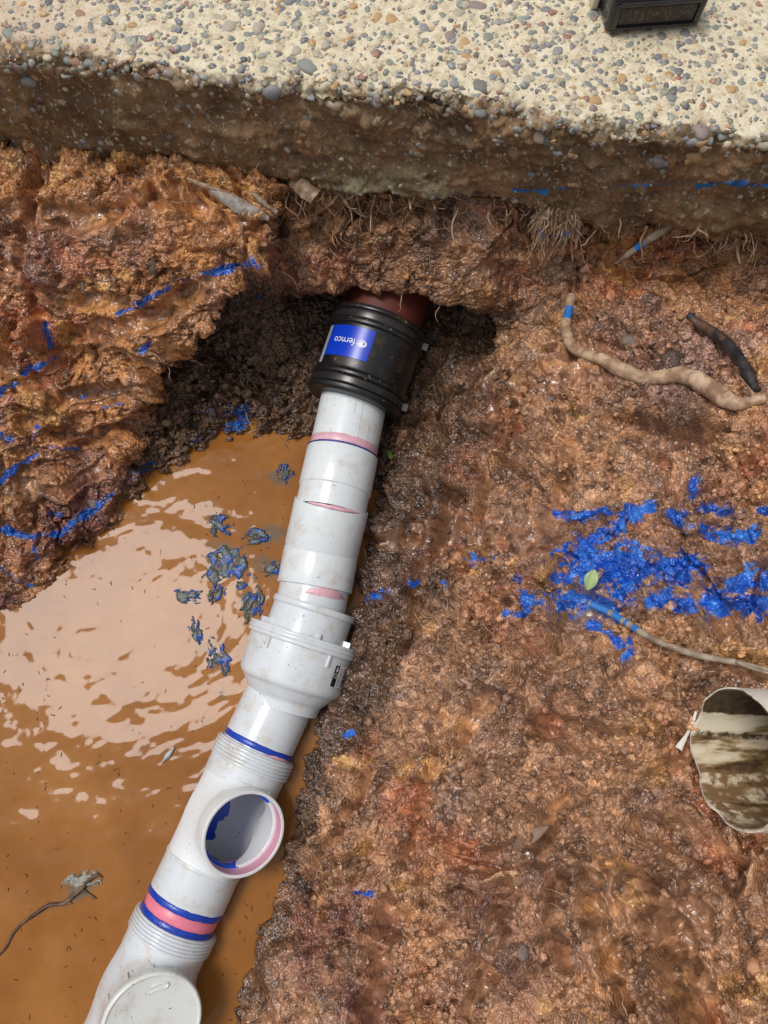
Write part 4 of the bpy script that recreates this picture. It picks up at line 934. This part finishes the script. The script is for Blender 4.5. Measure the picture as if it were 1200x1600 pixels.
for nm, a in (('rim', (0, -.0462, .034, bw * .84, .004, .005)), ('rim', (0, -.0462, .0045, bw * .84, .004, .0035))): bpart(nm, *slab_box(*a), mbk)
bpart('rim', *slab_box(-bw * .425, -.0462, .006, .006, .004, .031), mbk); bpart('rim', *slab_box(bw * .425, -.0462, .006, .006, .004, .031), mbk)
g = NT('faded print panel'); cpan = g.mix(g.step(g.noise(1.0, 3, .7, g.mapped((240, 90, 160))), .50, .66), (.018, .016, .013), (.11, .08, .042)); bpart('panel', *slab_box(0, -.0452, .011, bw * .78, .0022, .021, .0004), g.done(cpan, .4))
bpart('side_plate', *slab_box(-bw * .5 - .006, .018, 0, .008, .050, .052, .0012), mat_plain('cream plate', (.62, .58, .46), .5, .1, 30, .1))

# ------------------------------------------------------------------ roots
MR = dict(pale=mat_root('pale root', (.58, .41, .27), (.30, .18, .10)), dark=mat_root('black root', (.045, .040, .036), (.010, .009, .009), False), grey=mat_root('grey root', (.42, .34, .25), (.22, .16, .11)))
def lay(pts, lift): return [hit(a, b, 4) + unit(CAM - hit(a, b, 4)) * lift for a, b in pts]
def smooth_depth(pts, lift):
    """points on the ground under these pixels, depth smoothed so that a root bridges the hollows"""
    d = np.array([project(hit(a, b, 5)[None])[2][0] for a, b in pts]); k = np.pad(d, 2, mode='edge'); d = (k[:-4] + 2 * k[1:-3] + 3 * k[2:-2] + 2 * k[3:-1] + k[4:]) / 9
    return [at(a, b, dd - lift) for (a, b), dd in zip(pts, d)]
def root(pts3, rad, m, label, group=None, paint_spans=(), seg=14, rough=.16, name='root', sub=6, rsc=140):
    Vr, Fr = tube(pts3, rad, seg, rough, rsc, sub); base = np.asarray(pts3[0])
    o = obj(name, Vr, Fr, m, None, org=base); tag(o, label, 'root', group)
    n = len(Vr) // seg; t = np.tile(np.linspace(0, 1, n), seg); pv = np.zeros(len(Vr))
    for a, b in paint_spans: pv = np.maximum(pv, ((t > a) & (t < b)) * 1.0)
    attr(o, 'paint', pv); return o
mm = lambda px: px / 1155 * .9
root(smooth_depth([(893, 462), (888, 488), (884, 512), (892, 538), (912, 552), (940, 561), (970, 577), (1000, 589), (1030, 590), (1062, 585), (1095, 597), (1120, 614), (1140, 627), (1162, 630), (1195, 622)], .010), [mm(9), mm(9), mm(10), mm(10), mm(10), mm(11), mm(13), mm(12), mm(12), mm(13), mm(15), mm(16), mm(13), mm(10), mm(7)], MR['pale'],
     'thick pale bent root lying across the clay below the pavement on the right', paint_spans=((.055, .11),), seg=18)
root(smooth_depth([(1075, 492), (1095, 508), (1118, 522), (1140, 542), (1158, 566), (1170, 588), (1182, 612)], .012), [mm(6), mm(8), mm(9.5), mm(10), mm(10), mm(9), mm(7)], MR['dark'], 'short black wet root above the end of the thick pale root', seg=16)
thin = smooth_depth([(920, 943), (950, 956), (980, 974), (1005, 990), (1040, 1007), (1080, 1021), (1120, 1030), (1160, 1037), (1215, 1050)], .014)
tr = root(thin, [mm(6), mm(6), mm(6), mm(5.5), mm(5), mm(5), mm(4.5), mm(4), mm(3)], MR['grey'], 'thin grey root dabbed with light blue paint reaching right across the clay bank', paint_spans=((.0, .13), (.15, .21), (.245, .265), (.30, .34)))
Vf, Ff = tube(smooth_depth([(1150, 1034), (1180, 1046), (1220, 1057)], .012), [mm(3), mm(2.5), mm(1.5)], 8, .2); fk = obj('fork', Vf, Ff, MR['grey'], tr)
def ae(px, py, off):
    """ray meets the vertical plane of the slab edge pushed out by off"""
    d = ray(px, py); t = (EDGE0 - off) / (d[1] - EDGES * d[0]); return CAM + d * t
root([ae(1048, 352, -.012), ae(1025, 366, .006), ae(1000, 384, .014), ae(975, 402, .02), ae(962, 412, .022)], [mm(7), mm(8), mm(7), mm(5), mm(1.5)], MR['grey'], 'stubby pale root with a blue paint spot poking out under the pavement on the right', paint_spans=((.42, .56),))
root([ae(662, 338, -.01), ae(668, 355, .006), ae(676, 370, .012), ae(683, 383, .015)], [mm(4), mm(4.5), mm(4.5), mm(4)], MR['grey'], 'small cut root with a blue painted tip under the pavement', paint_spans=((.80, 1.01),))
hang = [([(641, 300), (640, 312), (642, 328)], 3.2, 'short pale root stub hanging straight down, leftmost under the pavement crust'), ([(673, 300), (677, 315), (680, 328)], 2.8, 'tiny pale root stub hanging beside the leftmost one'),
        ([(712, 322), (709, 345), (711, 365), (704, 388)], 2.0, 'wiry root hanging left of the forked rootlet'), ([(772, 336), (780, 352), (786, 366), (791, 376)], 1.6, 'single wavy root hair hanging in the dark undercut'),
        ([(742, 345), (741, 365), (738, 378), (722, 390), (718, 405)], 1.6, 'forked rootlet hanging in the undercut beside the frayed tuft'), ([(668, 430), (672, 445), (669, 452)], 1.4, 'short root hair dangling from the lip above the coupling'),
        ([(700, 428), (715, 440), (728, 455), (737, 478)], 1.8, 'curved root hair hanging from the lip right of the coupling'), ([(684, 366), (660, 372), (642, 388), (633, 394)], 1.3, 'thin root trailing left from the blue tipped root'),
        ([(1150, 372), (1152, 392), (1156, 412)], 3.0, 'pale crumbly root hanging under the right end of the pavement'), ([(1029, 396), (1036, 415), (1030, 432)], 1.2, 'faint root hair below the stubby blue spotted root')]
for pts, wpx, lb in hang:
    offs = np.linspace(-.01, .022, len(pts)) if pts[0][1] < 420 else np.linspace(.05, .075, len(pts))
    root([ae(a, b, o_) for (a, b), o_ in zip(pts, offs)], np.linspace(mm(wpx * 1.35), mm(wpx * .6), len(pts)), MR['pale'], lb, 'roots hanging under the pavement', seg=7, rough=.15)
for pts, r_, lb in [([(744, 375), (748, 388), (741, 402)], 1.4, None)]: pass
# frayed tuft
bag = Bag(); c0 = ae(872, 322, -.005)
for k in range(300):
    a = RNG.normal(0, .26) ; ln = RNG.uniform(.018, .050) * (1.35 if k % 6 == 0 else .85)
    sx = RNG.uniform(-.022, .022); p = c0 + ED * sx + np.array([0, -.004 + RNG.normal(0, .004), RNG.uniform(-.012, .008)])
    d0 = unit(ED * (math.sin(a) * .75 + sx * 10) + np.array([0, -.42 - RNG.uniform(0, .3), -math.cos(a) * .9]))
    q = [p, p + d0 * ln * .35 + RNG.normal(0, .004, 3), p + d0 * ln * .7 + RNG.normal(0, .005, 3), p + d0 * ln + np.array([0, 0, -.006]) + RNG.normal(0, .006, 3)]
    bag.add(*tube(q, [.0011, .0010, .0008, .0003] if k % 5 else [.0022, .0024, .0017, .0007], 5, 0, sub=2))
tf_ = bag.obj('root', MR['pale'], None, org=c0); tag(tf_, 'frayed tuft of torn pale root fibres hanging under the pavement edge', 'root')
_, tvv, _ = project(np.vstack(bag.V)); tuu = project(np.vstack(bag.V))[0]
attr(tf_, 'paint', np.clip(1.0 - np.abs(tvv - 366) / 14, 0, .62) * (perlin(np.vstack(bag.V), 90, 2.) > .1) * ((tuu > 838) & (tuu < 892)))
# fine rootlets that nobody could count
bag = Bag()
def hair(p, d0, ln, r, droop=.02):
    q = [p]; d0 = unit(d0)
    for i in range(5): d0 = unit(d0 + RNG.normal(0, .38, 3) + np.array([0, 0, -droop * 6])); q.append(q[-1] + d0 * ln / 5)
    bag.add(*tube(q, [r, r * .8, r * .35], 4, 0, sub=2))
for k in range(330):
    if k < 170: a, b = RNG.uniform(200, 1200), RNG.uniform(275, 440)
    elif k < 230: a, b = RNG.uniform(150, 480), RNG.uniform(480, 680)
    elif k < 280: a, b = RNG.uniform(620, 900), RNG.uniform(430, 640)
    else: a, b = RNG.uniform(560, 1200), RNG.uniform(600, 1600)
    p = hit(a, b, 5); v = unit(CAM - p); hair(p - v * .001, v * .6 + RNG.normal(0, .7, 3), RNG.uniform(.015, .05), RNG.uniform(.00035, .0008))
for k in range(230):
    a = RNG.uniform(380, 1190) if k > 90 else RNG.uniform(330, 560); b = np.interp(a, [380, 600, 900, 1190], [285, 310, 335, 368]) + RNG.normal(0, 8); p = ae(a, b, RNG.uniform(-.02, .005)); hair(p, (RNG.normal(0, .4), -.5, -.8), RNG.uniform(.015, .055), RNG.uniform(.0006, .0013) if k % 3 else RNG.uniform(.0013, .0021))
tag(bag.obj('rootlets', mat_root('rootlet', (.62, .45, .28), (.34, .20, .11), False)), 'fine hair roots growing out of the cut clay', 'roots', kind='stuff')

# ------------------------------------------------------------------ wood pieces, leaves, stones on the banks
def shard(name, pts3, wds, thick, m, label, cat, up=None):
    """flat tapering splinter: spine with width and thickness, irregular"""
    Q = catmull(pts3, 6); n = len(Q); W = np.interp(np.linspace(0, 1, n), np.linspace(0, 1, len(wds)), wds); T_ = np.gradient(Q, axis=0); T_ /= np.linalg.norm(T_, axis=1)[:, None]
    nv = np.array([unit(CAM - q) for q in Q]) if up is None else np.tile(unit(up), (n, 1)); S_ = np.cross(T_, nv); S_ /= np.linalg.norm(S_, axis=1)[:, None]
    sec_ = [(-1, 0), (-.6, .7), (0, 1), (.55, .75), (1, 0), (.5, -.8), (-.5, -.8)]; V_ = []
    for q, s_, v_, ww in zip(Q, S_, nv, W):
        for a, b in sec_: V_.append(q + s_ * a * ww + v_ * b * thick * (.4 + .6 * ww / max(wds)))
    V_ = np.array(V_); V_ += .12 * thick * np.stack([perlin(V_, 170, 1.), perlin(V_, 170, 7.), perlin(V_, 170, 13.)], 1) * 3
    F = []; k = len(sec_)
    for i in range(n - 1):
        for j in range(k): F.append((i * k + j, i * k + (j + 1) % k, (i + 1) * k + (j + 1) % k, (i + 1) * k + j))
    F.append(tuple(range(k - 1, -1, -1))); F.append(tuple((n - 1) * k + j for j in range(k)))
    o = obj(name, V_, F, m, None, sharp=55, org=pts3[0]); return tag(o, label, cat)
shard('wood_splinter', smooth_depth([(322, 292), (345, 305), (372, 320), (400, 333), (420, 342)], .012), [.003, .008, .0105, .008, .003], .005, mat_root('grey wood', (.36, .33, .30), (.17, .13, .10), False), 'flat grey wood splinter lying under the left part of the pavement', 'splinter')
shard('wood_splinter', smooth_depth([(292, 279), (325, 292), (360, 302)], .010), [.002, .004, .002], .003, mat_root('tan wood', (.40, .28, .17), (.2, .12, .07), False), 'thin tan wood splinter lying just above the flat grey splinter', 'splinter')
shard('root_stump', [ae(452, 272, -.015), ae(468, 288, .010), ae(492, 308, .026)], [.010, .012, .0115], .010, mat_root('cut wood', (.46, .34, .22), (.24, .15, .09), False), 'chunky cut root stump poking out of the dark gap under the pavement', 'stump')
shard('root_piece', smooth_depth([(395, 302), (412, 318), (432, 332)], .010), [.003, .004, .003], .004, MR['grey'], 'knobbly pale root piece right of the flat grey splinter', 'root')
def leaf(pts, wd, m, label, lift=.003, curl=.25, thick=.0003):
    P = smooth_depth(pts, lift); Q = catmull(P, 6); n = len(Q); T_ = np.gradient(Q, axis=0); T_ /= np.linalg.norm(T_, axis=1)[:, None]
    V_ = []; ws = np.sin(np.linspace(.06, math.pi - .05, n)) ** .8 * wd
    for q, t_, w_ in zip(Q, T_, ws):
        v_ = unit(CAM - q); s_ = unit(np.cross(t_, v_)); v_ = np.cross(s_, t_)
        for sd in (0, 1):
            for a in (-1, -.5, 0, .5, 1): V_.append(q + s_ * a * w_ + v_ * (curl * w_ * a * a - sd * thick))
    F = []
    for i in range(n - 1):
        for j in range(4):
            a = i * 10 + j; F.append((a, a + 1, a + 11, a + 10)); F.append((a + 5, a + 15, a + 16, a + 6))
        F.append((i * 10, i * 10 + 10, i * 10 + 15, i * 10 + 5)); F.append((i * 10 + 4, i * 10 + 9, i * 10 + 19, i * 10 + 14))
    o = obj('leaf', np.array(V_), F, m, None, org=P[0]); return tag(o, label, 'leaf')
leaf([(802, 1328), (815, 1316), (835, 1304), (857, 1291)], .0075, mat_plain('dry leaf', (.20, .125, .075), .5, .25, 90, .4), 'narrow dry brown leaf lying on the lower right clay bank', .013)
leaf([(918, 922), (924, 905), (929, 890)], .0085, mat_plain('pale green leaf', (.30, .40, .17), .3, .4, 60, .2), 'small pale green leaf stuck in the blue paint on the bank', .010, .5)
leaf([(604, 702), (609, 711), (613, 718)], .0045, mat_plain('green leaf', (.09, .19, .03), .35, .3, 80, .2), 'tiny green leaf on the clay beside the white pipe')
def stone(px, py, rpx, m, label, seed, fl=.6, name='stone', cat='stone', group=None):
    p = hit(px, py, 5); dpt = project(p[None])[2][0]; r = rpx / 1155 * dpt; rg = np.random.default_rng(seed)
    V_, F_ = [], []; rows, cols = 8, 14
    for i in range(rows + 1):
        for j in range(cols):
            a = math.pi * i / rows; b = 2 * math.pi * j / cols; V_.append((math.sin(a) * math.cos(b), math.sin(a) * math.sin(b), math.cos(a)))
    V_ = np.array(V_); V_ = V_ * (1 + .4 * perlin(V_, 1.3, seed)[:, None] + .22 * perlin(V_, 3.1, seed)[:, None]) * (1, rg.uniform(.6, .95), fl) * r
    v = unit(CAM - p); s_ = unit(np.cross(v, (rg.normal(), rg.normal(), .4))); u_ = np.cross(v, s_)
    for i in range(rows):
        for j in range(cols): F_.append((i * cols + j, (i + 1) * cols + j, (i + 1) * cols + (j + 1) % cols, i * cols + (j + 1) % cols))
    o = obj(name, p - v * r * fl * .62 + V_[:, :1] * s_ + V_[:, 1:2] * u_ + V_[:, 2:] * v, F_, m, None, org=p); return tag(o, label, cat, group)
mg = mat_plain('wet grey stone', (.20, .155, .125), .4, .5, 90, .8, .003)
md = mat_plain('dark clod', (.10, .066, .046), .4, .5, 70, .9, .004)
for k, (a, b, r_, m, lb) in enumerate([(985, 537, 17, mg, 'pale grey stone set in the clay just above the thick pale root'), (1050, 563, 19, md, 'dark stone touching the upper side of the thick pale root'), (860, 624, 8, mg, 'small round grey pebble in the clay below the bend of the thick root'),
    (148, 1000 - 212, 9, mg, 'small grey stone in the red foot of the left bank'), (130, 447, 15, mg, 'grey stone set high in the ochre left bank'), (240, 420, 13, md, 'dark stone in the left bank below the blue paint line'),
    (815, 1488, 13, mg, 'bluish grey stone in the lower clay bank'), (980, 1330, 10, md, 'dark stone in the rusty seam of the lower bank'), (1180, 1512, 14, mat_plain('orange stone', (.5, .25, .13), .5, .2, 40, .3), 'orange stone at the lower right of the clay bank')]):
    stone(a, b, r_, m, lb, 20 + k * 7)
stone(921, 963, 8, mat_plain('white shell', (.70, .66, .55), .3, .2, 60, .3), 'white shell chip below the blue paint at the end of the thin root', 91, .5, 'shell_chip', 'shell')
sv_ = smooth_depth([(1087, 1112), (1082, 1132), (1072, 1150), (1060, 1170)], .012)
shard('plastic_sliver', sv_, [.0012, .0018, .0016, .004], .0012, mat_plain('white sliver', (.72, .68, .58), .45, .1, 60, .1), 'thin white sliver hanging off the rim of the broken cream pipe', 'sliver')

# ------------------------------------------------------------------ things afloat in the water
def mat_clump():
    g = NT('blue stained scum'); c = g.ramp(g.noise(75, 5, .65), [(.32, (.03, .045, .042)), (.44, (.07, .095, .085)), (.51, (.09, .10, .08)), (.56, (.012, .055, .22)), (.63, (.012, .08, .42)), (.72, (.08, .10, .09))])
    return g.done(c, .14, g.bump(g.noise(220, 4, .7), .6, .002), .5)
MC = mat_clump()
def clump(px, py, wpx, hpx, rot, seed, label, thr=.0, hh=.005):
    c = atz(px, py, 0); n = 40; U = np.linspace(-1, 1, n); A_, B_ = np.meshgrid(U, U, indexing='ij'); r2 = np.sqrt(A_ ** 2 + B_ ** 2)
    q = np.stack([A_.ravel(), B_.ravel(), np.full(A_.size, seed * 3.7)], 1)
    h = (fbm(q, 2.2, 4, .6, seed * 1.3).reshape(n, n) * 1.1 + .55 - thr - .95 * r2 ** 2)
    Z_ = np.where(h > 0, .0018 + np.minimum(h, .6) * hh, np.maximum(h, -.5) * .012)
    sx, sy = wpx * .00112, hpx * .00112; cr, sr = math.cos(R(rot)), math.sin(R(rot))
    X_ = A_ * sx; Y_ = B_ * sy; V_ = np.stack([c[0] + X_ * cr - Y_ * sr, c[1] + X_ * sr + Y_ * cr, Z_], -1)
    F = grid_faces(n, n); F = F[(h.ravel()[F] > -.12).any(1)]; Vv, Fv = compact(V_.reshape(-1, 3), F)
    return tag(obj('paint_clump', Vv, Fv, MC, None, org=c), label, 'floating scum', 'blue stained clumps floating on the muddy water')
for k, a in enumerate([(355, 888, 40, 38, 20, 'largest blue stained clump floating where the water is brightest'), (342, 822, 20, 22, 70, 'blue clump floating just up the water from the largest one'), (405, 838, 26, 16, 15, 'blue clump floating nearest the second white bend'),
    (427, 888, 20, 13, 20, 'dark blue clump touching the white pipe below the bends'), (395, 945, 18, 30, -20, 'blue clump floating beside the wide flange of the white pipe'), (295, 932, 30, 12, -5, 'long teal clump floating left of the largest blue one'),
    (338, 928, 13, 20, -20, 'small teal clump between the long teal clump and the pipe'), (342, 1025, 16, 30, 25, 'grey green clump floating low beside the wide body of the pipe'), (308, 988, 10, 24, 25, 'thin grey streak of scum left of the wide pipe body'),
    (446, 742, 16, 18, 0, 'murky blue clump by the pipe near the back of the pool'), (330, 1035, 8, 12, 10, 'small dark clump at the lower end of the grey scum')]):
    clump(*a[:5], 3 + k, a[5])
mtw = mat_root('wet twig', (.20, .13, .08), (.06, .035, .02), False)
tw = empty('twig', atz(80, 1415, 0), 'wet brown twig floating in the muddy water at the lower left', 'twig')
def wpts(l, z=.002): return [atz(a, b, z) for a, b in l]
Vt_, Ft_ = tube(wpts([(-6, 1496), (8, 1482), (18, 1462), (35, 1442), (55, 1428), (75, 1415), (100, 1411), (118, 1396), (130, 1386), (140, 1374), (152, 1368)]), [.0012, .0016, .0018, .0022, .0028, .003, .003, .0036, .0034, .003, .0015], 9, .25, 150); obj('stem', Vt_, Ft_, mtw, tw)
for l in ([(128, 1390), (145, 1402), (150, 1404)], [(138, 1376), (150, 1366), (160, 1372)], [(135, 1382), (125, 1368), (120, 1376)], [(100, 1410), (112, 1412)]):
    Vt_, Ft_ = tube(wpts(l), [.0022, .0018, .0008], 7, .25, 150); obj('side_shoot', Vt_, Ft_, mtw, tw)
tw2 = clump(128, 1376, 26, 14, 10, 61, 'grey foamy scum caught on the floating twig', .1, .004); tw2.data.materials.clear(); tw2.data.materials.append(mat_plain('grey foam', (.30, .28, .24), .2, .5, 120, .6, .002)); tw2.name = 'foam_patch'; del tw2['group']
P_ = wpts([(252, 1192), (262, 1180), (272, 1168)], .0035); shard('wood_chip', P_, [.001, .0045, .001], .0012, mat_plain('grey chip', (.30, .29, .27), .25, .3, 60, .2), 'small grey wood chip floating in the water left of the ribbed socket', 'wood chip', (0, 0, 1))
bag = Bag()
for k in range(330):
    p = atz(RNG.uniform(-30, 560), RNG.uniform(690, 1620), 0); p[2] = .0004 + float(H[np.argmin((P3[::7, 0] - p[0]) ** 2 + (P3[::7, 1] - p[1]) ** 2) * 7]); a = RNG.uniform(0, 6.28); ln = RNG.uniform(.0006, .0035) ; d_ = np.array([math.cos(a), math.sin(a), 0])
    bag.add(*tube([p - d_ * ln, p + RNG.normal(0, .0003, 3) * (1, 1, 0), p + d_ * ln], RNG.uniform(.0003, .0008), 5, 0, sub=2))
tag(bag.obj('debris_flecks', mat_plain('dark fleck', (.05, .028, .014), .4, .4, 90, 0)), 'dark plant flecks scattered over the muddy water', 'debris', kind='stuff')
